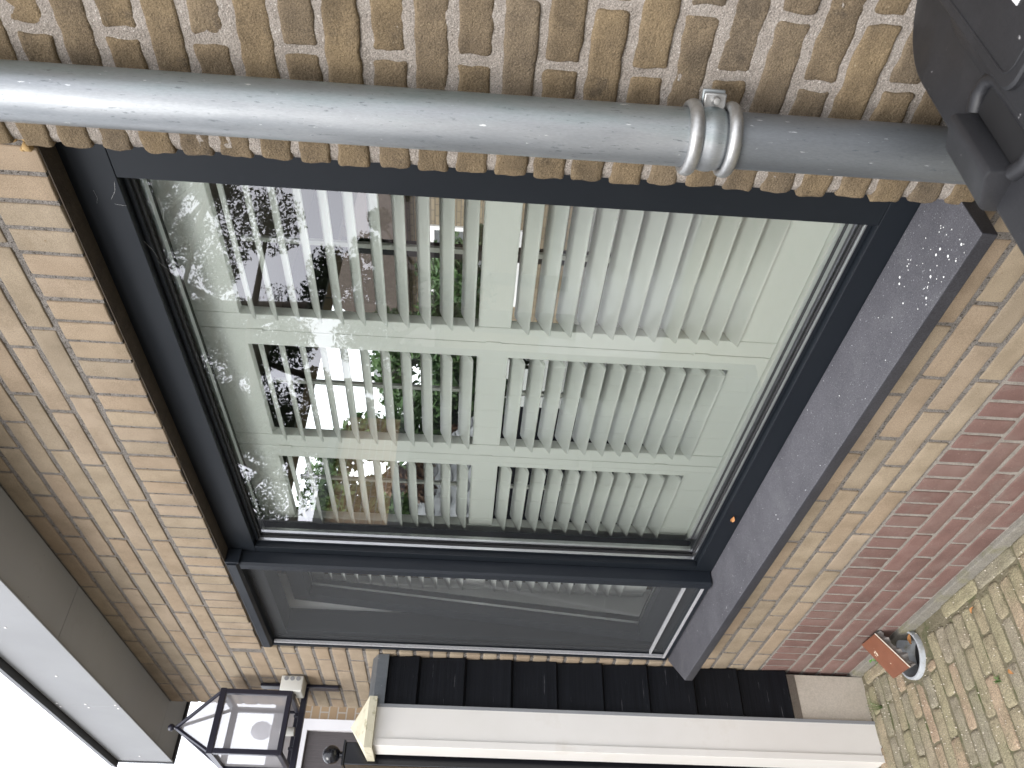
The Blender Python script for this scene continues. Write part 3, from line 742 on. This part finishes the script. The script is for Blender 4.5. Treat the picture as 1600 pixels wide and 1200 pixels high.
# raised panel with an embossed outline
def rib(pts, z, r=.0022): return tube([(p[0], p[1], z) for p in pts]+[(pts[0][0], pts[0][1], z)], r, 8, caps=False)
obj('raised_panel', loft([(rrect(-.413, -.10, -.348, -.10, (.02,)*4, 6), LZ+.015), (rrect(-.413, -.10, -.348, -.10, (.02,)*4, 6), LZ+.022), (rrect(-.410, -.103, -.345, -.103, (.018,)*4, 6), LZ+.0245)]), M_BIN, lid, auto=25)
obj('embossed_line', rib(rrect(-.400, -.12, -.333, -.13, (.016,)*4, 6), LZ+.0247, .0013), M_BIN, lid, smooth=True)
# grip bar on the left rim with its finger pocket
GYa, GYb = -.400, -.288
obj('grip_bar', prism([(-.518, LZ-.035), (-.518, LZ+.012), (-.512, LZ+.020), (-.474, LZ+.034), (-.467, LZ+.032), (-.464, LZ+.001)], 'y', GYa, GYb, bev=.0035), M_BIN, lid, auto=40)
def pocket_rim():
    path = [(-.468, GYb+.004), (-.45, GYb+.014), (-.432, GYb+.010), (-.421, GYb-.006), (-.420, (GYa+GYb)/2), (-.421, GYa+.006), (-.432, GYa-.008), (-.45, GYa-.008), (-.468, GYa+.002)]
    return tube([(a, b, LZ+.005) for a, b in path], .0095, 12)
obj('pocket_rim', pocket_rim(), M_BIN, lid, auto=60)
obj('pocket_floor', B((-.463, -.424), (GYa+.002, GYb-.002), (LZ+.0005, LZ+.0068)), M_GASKET, lid)
def bsec(d, z): return (rrect(LX0+.02+d, LX1-.02-d, LY0+.03+d*1.6, LY1-.03-d*.3, (.05,)*4), z)
obj('body', loft([bsec(.05, .09), bsec(.02, .6), bsec(0, LZ-.07), bsec(-.012, LZ-.068), bsec(-.012, LZ-.045)]), M_BIN, bn_, auto=25)
for xx in (-.47, -.10):
    wh = obj('wheel', tube([(xx, -.09, .095), (xx+.05, -.09, .095)], .1, 28), M_GASKET, bn_, auto=40)
obj('axle', tube([(-.46, -.09, .095), (-.06, -.09, .095)], .01, 10), M_STEEL, bn_)
obj('lid_hinge', tube([(-.42, -.0125, LZ-.02), (-.12, -.0125, LZ-.02)], .0105, 12), M_BIN, bn_)
bm = B((-.347, -.322), (-.285, -.262), (LZ+.0246, LZ+.0254)); obj('sticker', bm, M_STICK, lid)

# ================================================================== TIMBER CLAD SCREEN, POST, GATE
CX = -2.945
cl = thing('timber_clad_screen', 'narrow screen of black horizontal timber boards beside the window', 'screen', (-3.0, -.09, 0))
zs = [1.662, 1.493, 1.322, 1.155, .985, .816, .645, .475, .288]
tops = [1.788]+zs[:-1]
for i, (za, zb) in enumerate(zip(zs, tops)):
    lean = random.uniform(-.002, .002)
    bm = prism([(-2.957, za-.012), (-2.937+lean, za), (-2.953+lean, zb-.0015), (-2.964, zb-.0015)], 'y', -.176+random.uniform(-.001, .001), -.0025, bev=.0012)
    obj('board', bm, M_BLKWOOD, cl)
obj('backing', B((-3.04, -2.966), (-.17, -.004), (.02, 1.78)), M_DARK, cl)
obj('top_flashing', prism([(-2.928, 1.772), (-2.932, 1.812), (-2.985, 1.835), (-3.04, 1.835), (-3.04, 1.8), (-2.968, 1.792), (-2.936, 1.772)], 'y', -.178, -.002), M_ZINC2, cl)
obj('base_board', B((-2.965, -2.947), (-.20, -.0135), (-.02, .292), .001), M_PLBOARD, cl)
obj('film', B((-2.9465, -2.9455), (-.19, -.014), (.252, .30)), glass_mat('clear film', (.85, .85, .84), 1.2, .25), cl)
po = thing('gate_post', 'white square post with a mossy cream pyramid cap beside the black boards', 'post', (-2.995, -.255, 0))
obj('shaft', B((-3.05, -2.935), (-.318, -.1775), (-.03, 1.805), .004), M_WHITEPVC, po, auto=20)
obj('corner_bead', B((-2.9349, -2.931), (-.319, -.295), (-.02, 1.80), .001), M_WHITEPVC, po)
obj('corner_strip', B((-2.9349, -2.932), (-.19, -.178), (-.02, 1.80), .0008), M_FASCIA, po)
bm = bmesh.new(); cx, cy = -2.993, -.2475; h0 = .086
vs = []
for (s, z) in ((h0, 1.795), (h0, 1.822), (h0-.006, 1.826)):
    vs.append([bm.verts.new((cx+a*s, cy+b*s, z)) for a, b in ((1, 1), (-1, 1), (-1, -1), (1, -1))])
ap = bm.verts.new((cx, cy, 1.885))
bm.faces.new(vs[0][::-1])
for a, b in zip(vs, vs[1:]):
    for k in range(4): bm.faces.new((a[k], a[(k+1) % 4], b[(k+1) % 4], b[k]))
for k in range(4): bm.faces.new((vs[-1][k], vs[-1][(k+1) % 4], ap))
bmesh.ops.recalc_face_normals(bm, faces=bm.faces)
obj('cap', bm, M_CAP, po)
sg = thing('steel_gate_post', 'black steel gate post topped with a round ball behind the white post', 'post', (-3.12, -.32, 0))
obj('shaft', B((-3.15, -3.085), (-.345, -.268), (-.03, 1.905), .003), M_BLKPAINT, sg, auto=20)
obj('top_plate', B((-3.155, -3.08), (-.35, -.263), (1.9055, 1.914), .002), M_BLKPAINT, sg)
obj('ball', lathe([(0.0, .0)]+[(.012, .0), (.012, .012)]+[(.032*math.sin(R(a)), .042-.032*math.cos(R(a))) for a in range(25, 181, 12)], (-3.117, -.306, 1.914), 24), M_BLKPAINT, sg, auto=50)
ga = thing('gate', 'black painted boarded gate at the edge of the yard', 'gate', (-3.1, -.9, 0))
obj('stile', B((-3.12, -3.08), (-.42, -.362), (.05, 1.862), .003), M_BLKPAINT, ga, auto=20)
obj('stile', B((-3.12, -3.08), (-1.50, -1.44), (.05, 1.862), .003), M_BLKPAINT, ga, auto=20)
for z in (.05, .95, 1.80):
    obj('rail', B((-3.115, -3.085), (-1.4395, -.4205), (z, z+.06), .002), M_BLKPAINT, ga)
for k in range(10):
    y0 = -.4215-k*.1018; obj('plank', B((-3.128, -3.1165), (y0-.099, y0), (.03, 1.85), .002), M_BLKWOOD, ga)
obj('latch', B((-3.081, -3.066), (-.40, -.352), (1.02, 1.032), .001), M_STEEL, ga)
obj('latch_handle', tube([(-3.07, -.375, 1.03), (-3.05, -.375, 1.04), (-3.045, -.36, 1.045)], .005, 10), M_STEEL, ga)

# ================================================================== LANTERN
la = thing('wall_lantern', 'black metal wall lantern with clear panes and pyramid roof on a bracket', 'lantern', (-3.308, -.178, 2.15))
lx0, lx1, ly0, ly1, lz0, lz1 = -3.416, -3.2, -.286, -.07, 2.16, 2.413
tb = .0095
for xx in (lx0, lx1):
    for yy in (ly0, ly1): obj('corner_bar', B((xx-tb, xx+tb), (yy-tb, yy+tb), (lz0, lz1), .0015, 1), M_LANT, la)
def barring(name, z, t=tb):
    bm = bmesh.new()
    for xx in (lx0, lx1): B((xx-t+.0008, xx+t-.0008), (ly0-t, ly1+t), (z-t, z+t), .0015, 1, bm)
    for yy in (ly0, ly1): B((lx0+t, lx1-t), (yy-t+.0008, yy+t-.0008), (z-t, z+t), .0015, 1, bm)
    obj(name, bm, M_LANT, la)
barring('base_frame', lz0); barring('eaves_frame', lz1, .0115)
apx = Vector((-3.308, -.178, 2.592))
for xx in (lx0, lx1):
    for yy in (ly0, ly1): obj('roof_rib', tube([(xx, yy, lz1+.008), apx], .0075, 6), M_LANT, la)
obj('finial', lathe([(.012, -.01), (.007, .004)]+[(.0135*math.sin(R(a)), .018-.0135*math.cos(R(a))) for a in range(30, 181, 15)], apx, 16), M_LANT, la, auto=50)
def quad(name, pts, m, parent):
    bm = bmesh.new(); bm.faces.new([bm.verts.new(p) for p in pts]); return obj(name, bm, m, parent)
for xx in (lx0, lx1): quad('pane', [(xx, ly0, lz0), (xx, ly1, lz0), (xx, ly1, lz1), (xx, ly0, lz1)], M_HAZY, la)
for yy in (ly0, ly1): quad('pane', [(lx0, yy, lz0), (lx1, yy, lz0), (lx1, yy, lz1), (lx0, yy, lz1)], M_HAZY, la)
cs = [(lx0, ly0), (lx1, ly0), (lx1, ly1), (lx0, ly1)]
for k in range(4):
    a, b = cs[k], cs[(k+1) % 4]; quad('roof_pane', [(a[0], a[1], lz1+.004), (b[0], b[1], lz1+.004), apx-Vector((0, 0, .006))], M_HAZY, la)
obj('bulb', lathe([(.013, .0), (.014, .03), (.02, .04), (.031, .06), (.034, .078), (.029, .098), (.016, .112), (0, .116)], (-3.308, -.178, lz0+.03), 20), M_HAZY, la, smooth=True)
obj('lamp_holder', lathe([(0, -.02), (.016, -.02), (.018, .03), (.014, .034)], (-3.308, -.178, lz0), 16), M_BOX, la)
bm = B((-3.32, -3.296), (-.335, -.012), (2.112, 2.134), .002)
obj('bracket_arm', bm, M_LANT, la)
for yy in (-.12, -.24): obj('stub', tube([(-3.308, yy, 2.133), (-3.308, yy, 2.152)], .006, 8), M_LANT, la)
obj('back_plate', B((-3.328, -3.288), (-.0135, -.0015), (1.992, 2.302), .002), M_LANT, la)
obj('brace', tube([(lx1, ly1, lz0), (-3.3, -.04, 2.13)], .006, 8), M_LANT, la)
jb = thing('junction_box', 'small pale grey junction box beside the wall lantern', 'junction box', (-3.2, -.03, 2.12))
obj('housing', B((-3.275, -3.19), (-.062, -.0015), (2.118, 2.204), .005, 3), M_BOX, jb, auto=40)
for z in (2.138, 2.161, 2.184):
    obj('knockout', tube([(-3.1898, -.014, z), (-3.1878, -.014, z)], .0085, 16), M_FASCIA, jb)

# ================================================================== DRAIN, TILE, WEEDS
DC = (-2.56, -.075)
dr = thing('drain_pipe', 'open grey white drain pipe mouth set in the brick paving', 'drain', (DC[0], DC[1], -.06))
obj('pipe_ring', lathe([(.070, -.06), (.070, .006), (.0715, .0085), (.0775, .0085), (.0792, .006), (.0792, -.06)], (DC[0], DC[1], 0), 36), M_PVC, dr, auto=50)
obj('pipe_bottom', lathe([(0, -.055), (.068, -.055)], (DC[0], DC[1], 0), 24), M_GASKET, dr)
tl = thing('broken_tile', 'broken rust brown floor tile leaning over the drain pipe', 'tile', (-2.6, -.07, .0))
def tile_pts():
    # measured corners: two against the wall, two over the drain
    a = Vector((-2.657, -.006, .110)); b = Vector((-2.548, -.012, .112)); c_ = Vector((-2.500, -.142, .052)); d_ = Vector((-2.620, -.136, .050))
    return a, b, c_, d_
a, b, c_, d_ = tile_pts()
n_ = (b-a).cross(d_-a).normalized()
if n_.z < 0: n_ = -n_
bm = bmesh.new()
up = [bm.verts.new(p) for p in (a, b, c_, d_)]; dn_ = [bm.verts.new(p-n_*.010) for p in (a, b, c_, d_)]
bm.faces.new(up); bm.faces.new(dn_[::-1])
for i in range(4): bm.faces.new((up[i], dn_[i], dn_[(i+1) % 4], up[(i+1) % 4]))
bmesh.ops.recalc_face_normals(bm, faces=bm.faces); bmesh.ops.bevel(bm, geom=list(bm.edges), offset=.0015, segments=1, affect='EDGES')
obj('face', bm, M_TILE, tl)
bm = bmesh.new(); N_ = 14; rows = []
e = (c_-b); back = (a-b).normalized()
for k in range(N_+1):
    t = k/N_; p = b+e*t; j1 = random.uniform(-.006, .010); j2 = random.uniform(-.004, .012)
    rows.append([bm.verts.new(p-n_*.0105-back*(j1*.5-.004)), bm.verts.new(p-n_*(.028+random.uniform(-.006, .006))-back*(j2-.002)), bm.verts.new(p-n_*.024+back*.05), bm.verts.new(p-n_*.0105+back*.06)])
for r0, r1 in zip(rows, rows[1:]):
    for q in range(3): bm.faces.new((r0[q], r0[q+1], r1[q+1], r1[q]))
for r0 in (rows[0], rows[-1]): bm.faces.new(r0)
bmesh.ops.recalc_face_normals(bm, faces=bm.faces)
obj('cement_back', bm, M_TILEB, tl)
obj('glaze_edge', tube([b-n_*.004, (b+c_)/2-n_*.004, c_-n_*.004], .0022, 6), M_CREAM, tl)
def blade_plant(name, label, loc, n, h, sp_, wd, m, cat='plant', grp=None):
    bm = bmesh.new()
    for k in range(n):
        az = random.uniform(0, 2*math.pi); hh = h*random.uniform(.55, 1); out_ = sp_*random.uniform(.3, 1)
        d = Vector((math.cos(az), math.sin(az), 0)); s = Vector((-d.y, d.x, 0))*wd
        pts = [Vector(loc)+d*.003, Vector(loc)+d*out_*.45+Vector((0, 0, hh*.7)), Vector(loc)+d*out_+Vector((0, 0, hh*random.uniform(.5, 1)))]
        v = [bm.verts.new(pts[0]-s), bm.verts.new(pts[0]+s), bm.verts.new(pts[1]+s*.8), bm.verts.new(pts[1]-s*.8), bm.verts.new(pts[2])]
        bm.faces.new(v[:4]); bm.faces.new((v[3], v[2], v[4]))
    o = obj(name, bm, m); tag(o, label, cat, grp); return o
blade_plant('grass_tuft', 'thin tuft of grass growing at the foot of the beige base board', (-2.845, -.155, -.005), 34, .07, .06, .0007, M_GRASS, 'grass')
blade_plant('grass_sprig', 'dark green grass sprig alone in the middle of the paving', (-2.16, -.30, -.005), 26, .02, .024, .0012, M_GRASS, 'grass')
def weed(loc):
    bm = bmesh.new()
    for k in range(9):
        az = random.uniform(0, 6.28); r = random.uniform(.006, .018); c0 = Vector(loc)+Vector((math.cos(az)*r, math.sin(az)*r, random.uniform(.008, .028)))
        nn = Vector((random.uniform(-.5, .5), random.uniform(-.7, .2), 1)).normalized(); t = nn.orthogonal().normalized(); bt = nn.cross(t); q = random.uniform(.006, .010)
        bm.faces.new([bm.verts.new(c0+(t*math.cos(6.283*i/7)+bt*math.sin(6.283*i/7)*.75)*q) for i in range(7)])
        tube([Vector(loc), c0], .0008, 4, bm)
    return obj('weed', bm, M_WEED)
tag(weed((-2.765, -.018, .0)), 'small bright green weed at the wall beside the broken tile', 'weed')
def curled_leaf(loc, L, W, az, m=M_DEAD, tilt=.0):
    bm = bmesh.new(); n = 6; rows = []
    for k in range(n+1):
        t = k/n; wv = W*math.sin(math.pi*min(1, t*.9+.08)); zc = .004*math.sin(t*3)
        row = []
        for q in (-1, 0, 1):
            p = Vector((t*L-L/2, q*wv, .002+zc+abs(q)*.004)); row.append(bm.verts.new(Matrix.Rotation(az, 3, 'Z') @ p+Vector(loc)))
        rows.append(row)
    for a, b in zip(rows, rows[1:]):
        for q in range(2): bm.faces.new((a[q], a[q+1], b[q+1], b[q]))
    return obj('dead_leaf', bm, m, smooth=True)
tag(curled_leaf((-2.155, -.095, 0), .022, .006, .6), 'orange dead leaf on the paving near the wall', 'leaf')
tag(curled_leaf((-2.09, -.30, 0), .02, .006, 2.2), 'orange dead leaf on the paving beside the grass sprig', 'leaf')
tag(curled_leaf((-2.52, -.035, .0), .035, .012, 1.2), 'brown dead leaf at the edge of the drain pipe', 'leaf')
o = curled_leaf((0, 0, 0), .022, .006, .3); o.rotation_euler = (R(70), R(20), R(10)); o.location = (-1.93, .044, .765)
tag(o, 'small orange leaf stuck on the lower window frame', 'leaf')
# loose grit in the paving joints
V = []; F = []
for k in range(900):
    xx, yy = random.uniform(-3.0, -1.3), random.uniform(-.75, -.005)
    if math.hypot(xx-DC[0], yy-DC[1]) < .07: continue
    r = random.choice([.0008, .001, .0012, .0018]); b0 = len(V)
    z = .0008
    V += [(xx-r, yy-r*.7, z-.003), (xx+r, yy-r, z-.003), (xx+r*.8, yy+r, z-.003), (xx-r, yy+r*.9, z-.003), (xx, yy, z+r)]
    F += [(b0, b0+1, b0+4), (b0+1, b0+2, b0+4), (b0+2, b0+3, b0+4), (b0+3, b0, b0+4)]
me = bpy.data.meshes.new('grit'); me.from_pydata(V, [], F); me.update()
o = link('grit', me, M_CREAM); tag(o, 'pale grit scattered over the mossy brick paving', 'grit', kind='stuff')
# spider silk in the upper right window corner
bm = bmesh.new()
for k in range(9):
    p = Vector((-.90-random.uniform(-.03, .22), FY-.0012, 2.19-random.uniform(-.04, .16)))
    q = p+Vector((random.uniform(-.05, .05), -random.uniform(0, .003), random.uniform(-.04, .04)))
    tube([p, (p+q)/2+Vector((0, -.001, -.004)), q], .00013, 3, bm)
o = obj('spider_web', bm, M_WEB); tag(o, 'torn spider web threads across the upper window frame corner', 'spider web', kind='stuff')

# ================================================================== THINGS BEYOND (seen past the gate, through and in the glass)
def foliage(c, rad, n, size, squash=.8, clumps=14, hollow=.35):
    """leaf-shaped faces in clumps through the crown"""
    V = []; F = []
    cc = [Vector((random.gauss(0, .5), random.gauss(0, .5), random.gauss(0, .45)*squash)) for _ in range(clumps)]
    cr = [random.uniform(.11, .27) for _ in cc]
    for k in range(n):
        i = random.randrange(clumps); d = Vector((random.gauss(0, 1), random.gauss(0, 1), random.gauss(0, 1))).normalized()*random.random()**.45*cr[i]
        p = Vector(c)+(cc[i]+d)*rad
        nn = Vector((random.gauss(0, 1), random.gauss(0, 1), random.gauss(.5, 1))).normalized(); t = nn.orthogonal().normalized(); bt = nn.cross(t)
        a = random.uniform(0, 6.28); t, bt = t*math.cos(a)+bt*math.sin(a), bt*math.cos(a)-t*math.sin(a)
        s = size*random.uniform(.6, 1.3); b0 = len(V)
        for (u, v_, h) in ((-1, 0, 0), (-.2, .42, .1), (.9, .05, 0), (-.2, -.42, .1)):
            V.append(tuple(p+t*u*s+bt*v_*s+nn*h*s))
        F.append((b0, b0+1, b0+2, b0+3))
    return V, F, [Vector(c)+q*rad for q in cc]
def tree(name, label, base, c, rad, n, size, m, cat='tree', squash=.8, clumps=16, grp=None):
    t = thing(name, label, cat, base, grp)
    V, F, cc = foliage(c, rad, n, size, squash, clumps)
    me = bpy.data.meshes.new('crown'); me.from_pydata([tuple(Vector(v)-Vector(c)) for v in V], [], F); me.update(); link('crown', me, m, t, c)
    if cat == 'tree':
        b = Vector(base); top = Vector(c)+Vector((0, 0, rad*.3))
        mid = (b+top)/2+Vector((random.uniform(-.15, .15), random.uniform(-.15, .15), 0))
        obj('trunk', tube([b-Vector((0, 0, .1)), mid, top], [rad*.11, rad*.075, rad*.02], 10), M_BARK, t, smooth=True)
        bm = bmesh.new()
        for q in cc[:10]:
            s = mid.lerp(top, random.uniform(.1, .8)); tube([s, s.lerp(q, .5)+Vector((0, 0, .08*rad)), q], [rad*.035, rad*.022, rad*.008], 6, bm)
        obj('limbs', bm, M_BARK, t, smooth=True)
    else:
        obj('stem', tube([Vector(base)-Vector((0, 0, .1)), Vector(c)], [.03, .015], 8), M_BARK, t)
    return t
def polar(az, dist, z, front=True):
    """a place at bearing az from the -x direction as the window mirrors it (front) or shows it (behind)"""
    x_ = -dist*math.cos(R(az)); y_ = dist*math.sin(R(az))
    return (x_, (1.28-y_) if front else (-1.11+y_), z)
# trees in the street, mirrored by the pane
p = polar(35, 11, 0); tree('street_tree', 'broad dark tree across the street mirrored in the left of the pane', (p[0], p[1], -.05), (p[0], p[1], 5.2), 2.6, 60000, .034, M_LEAFD, clumps=46, squash=.6, grp='street trees')
pb = polar(70, 8, 0); p = polar(53.5, 8, 0); tree('street_tree', 'loose branched tree nearer the house mirrored in the top right of the pane', (pb[0], pb[1], -.05), (p[0], p[1], 4.55), 1.35, 24000, .026, M_LEAFD, clumps=30, squash=.7, grp='street trees')
p = polar(62, 9, 0); tree('street_tree', 'tall tree at the right of the street trees', (p[0], p[1], -.05), (p[0], p[1], 5.4), 1.7, 5000, .075, M_LEAFD, clumps=14, grp='street trees')
p = polar(44, 13, 0); tree('street_tree', 'high crowned tree behind the broad street tree', (p[0], p[1], -.05), (p[0], p[1], 6.9), 1.9, 20000, .045, M_LEAFD, clumps=26, squash=.6, grp='street trees')
p = polar(39, 14, 0); tree('street_tree', 'low round tree in front of the opposite house', (p[0], p[1], -.05), (p[0], p[1], 3.7), 2.5, 20000, .055, M_LEAFD, clumps=26, squash=.6, grp='street trees')
p = polar(47, 14.5, 0); tree('street_tree', 'small bushy tree standing right of the opposite house door', (p[0], p[1], -.05), (p[0], p[1], 3.3), 1.3, 9000, .05, M_LEAFD, clumps=18, squash=.8, grp='street trees')
# low house across the street
def far_house(name, label, x0, x1, y0, y1, eave, ridge, axis, m, roofm, wins, face):
    t = thing(name, label, 'house', ((x0+x1)/2, (y0+y1)/2, -.05))
    obj('wall', B((x0, x1), (y0, y1), (-.05, eave)), m, t)
    if ridge > eave:
        if axis == 'x':
            ym = (y0+y1)/2; rf = obj('roof', prism([(y0-.35, eave-.05), (ym, ridge), (y1+.35, eave-.05), (y1+.3, eave-.15), (y0-.3, eave-.15)], 'x', x0-.25, x1+.25), roofm, t)
        else:
            xm = (x0+x1)/2; rf = obj('roof', prism([(x0-.35, eave-.05), (xm, ridge), (x1+.35, eave-.05), (x1+.3, eave-.15), (x0-.3, eave-.15)], 'y', y0-.25, y1+.25), roofm, t)
    else: obj('roof_edge', B((x0-.1, x1+.1), (y0-.1, y1+.1), (eave, eave+.08)), M_DARK, t)
    for (a0, a1, z0, z1, mm) in wins:
        f = None
        bm = bmesh.new(); fw_ = .075
        def bx(a, b, c0, d0, dep):
            if face == 'y+': return ((a, b), (y1-.03, y1+dep), (c0, d0))
            if face == 'y-': return ((a, b), (y0-dep, y0+.03), (c0, d0))
            return ((x1-.03, x1+dep), (a, b), (c0, d0))
        for q in ((a0, a1, z1-fw_, z1), (a0, a1, z0, z0+fw_), (a0, a0+fw_, z0+fw_, z1-fw_), (a1-fw_, a1, z0+fw_, z1-fw_)): B(*bx(*q, .04), bm=bm)
        if a1-a0 > 1.1: B(*bx((a0+a1)/2-.035, (a0+a1)/2+.035, z0+fw_, z1-fw_, .038), bm=bm)
        f = obj('window', bm, M_WHITE, t)
        obj('pane', B(*bx(a0+fw_*.8, a1-fw_*.8, z0+fw_*.8, z1-fw_*.8, .012)), mm, f)
        B_ = B(*bx(a0-.06, a1+.06, z0-.06, z0-.001, .09)); obj('window_ledge', B_, M_SILL, f)
    return t
far_house('opposite_house', 'low brick house across the street mirrored in the window pane', -24, -5, -21, -13, 2.7, 4.6, 'x', M_FARBRICK2, M_PANTR,
          [(-22, -20, .9, 2.2, M_DKGLASS), (-10, -8, .9, 2.2, M_DKGLASS)], 'y+')
far_house('opposite_house', 'taller brick house on the right across the street', -3, 12, -22, -14, 4.2, 6.6, 'x', M_FARBRICK, M_PANTR,
          [(-2, 0, .9, 2.2, M_DKGLASS), (3, 5, .9, 2.2, M_DKGLASS), (7.5, 9.5, .9, 2.2, M_DKGLASS)], 'y+')
# house beyond the gate with the white window
far_house('neighbour_house', 'low tan brick house with a white window seen beyond the gate', -9.5, -6.0, -3.2, 1.7, 2.72, 2.72, 'y', M_FARBRICK, M_PANTR,
          [(-.62, .66, 1.2, 2.64, M_CURT)], 'x+')
# yard behind the gate, seen through the room
far_house('rear_house', 'yellow brick house with white windows seen through the right shutter louvres', -11.2, -5.4, 9.0, 15.0, 2.9, 5.2, 'y', M_FARBRICK2, M_PANTR,
          [(-10.0, -8.3, .9, 2.4, M_DKGLASS), (-7.6, -6.2, .9, 2.4, M_DKGLASS)], 'y-')
p = polar(39, 9.6, 0, False); tree('yard_bush', 'leafy green bush seen between the middle shutter louvres', (p[0], p[1], -.05), (p[0], p[1], 1.9), 1.35, 15000, .065, M_LEAFB, 'bush', clumps=40, grp='bushes in the side yard')
p = polar(30.5, 9.8, 0, False); tree('yard_bush', 'tall green bush seen between the left shutter louvres', (p[0], p[1], -.05), (p[0], p[1], 2.5), 1.5, 18000, .065, M_LEAF, 'bush', clumps=46, squash=.9, grp='bushes in the side yard')
p = polar(33.6, 7.9, 0, False); tree('yard_bush', 'reddish leaved bush seen between the left shutter louvres', (p[0], p[1], -.05), (p[0], p[1], 2.0), .55, 4500, .045, M_LEAFR, 'bush', clumps=10, grp='bushes in the side yard')
p = polar(43.5, 11, 0, False); tree('yard_bush', 'dark bush beside the rear brick house', (p[0], p[1], -.05), (p[0], p[1], 1.7), 1.1, 9000, .05, M_LEAFD, 'bush', clumps=14, grp='bushes in the side yard')
# shed with a wavy tile roof
sh = thing('garden_shed', 'black garden shed with wavy grey roof tiles behind the left shutter', 'shed', (-6.6, 2.8, -.05))
obj('wall', B((-7.3, -5.95), (2.15, 3.45), (-.05, 1.42)), M_BLKWOOD, sh)
def wave_tile():
    V = []; F = []; n = 10
    for j in range(2):
        for t in (0, .012):
            for k in range(n+1):
                u = k/n; V.append((-.17+.34*j, (u-.5)*.235, .018*math.sin(u*2*math.pi)-t+(.012 if j == 1 else 0)))
    m_ = n+1
    for k in range(n):
        F.append((k, k+1, 2*m_+k+1, 2*m_+k)); F.append((m_+k, 3*m_+k, 3*m_+k+1, m_+k+1)); F.append((2*m_+k, 2*m_+k+1, 3*m_+k+1, 3*m_+k)); F.append((k, m_+k, m_+k+1, k+1))
    me = bpy.data.meshes.new('roof_tile'); me.from_pydata(V, [], F); me.update(); me.materials.append(M_PANT)
    for p_ in me.polygons: p_.use_smooth = True
    return me
wt = wave_tile()
for r_ in range(4):
    for q in range(6):
        o = bpy.data.objects.new('roof_tile', wt); COL.objects.link(o); o.parent = sh
        s = r_*.29; o.location = Vector((-5.98-s*math.cos(R(33)), 2.2+q*.235, 1.47+s*math.sin(R(33))))-sh.location; o.rotation_euler = (0, R(33), 0)
# garden fence behind the shed
fn = thing('garden_fence', 'dark timber garden fence behind the bushes of the side yard', 'fence', (-10.5, 5, -.05))
for k in range(18):
    y0 = 1.9+k*.29; obj('plank', B((-10.5, -10.47), (y0, y0+.27), (-.05, 1.75+.02*(k % 2))), M_BLKWOOD, fn)
for yy in (2.0, 3.7, 5.4, 7.0): obj('fence_post', B((-10.58, -10.505), (yy, yy+.08), (-.05, 1.8)), M_BLKWOOD, fn)
S.render.resolution_x = 1024; S.render.resolution_y = 768
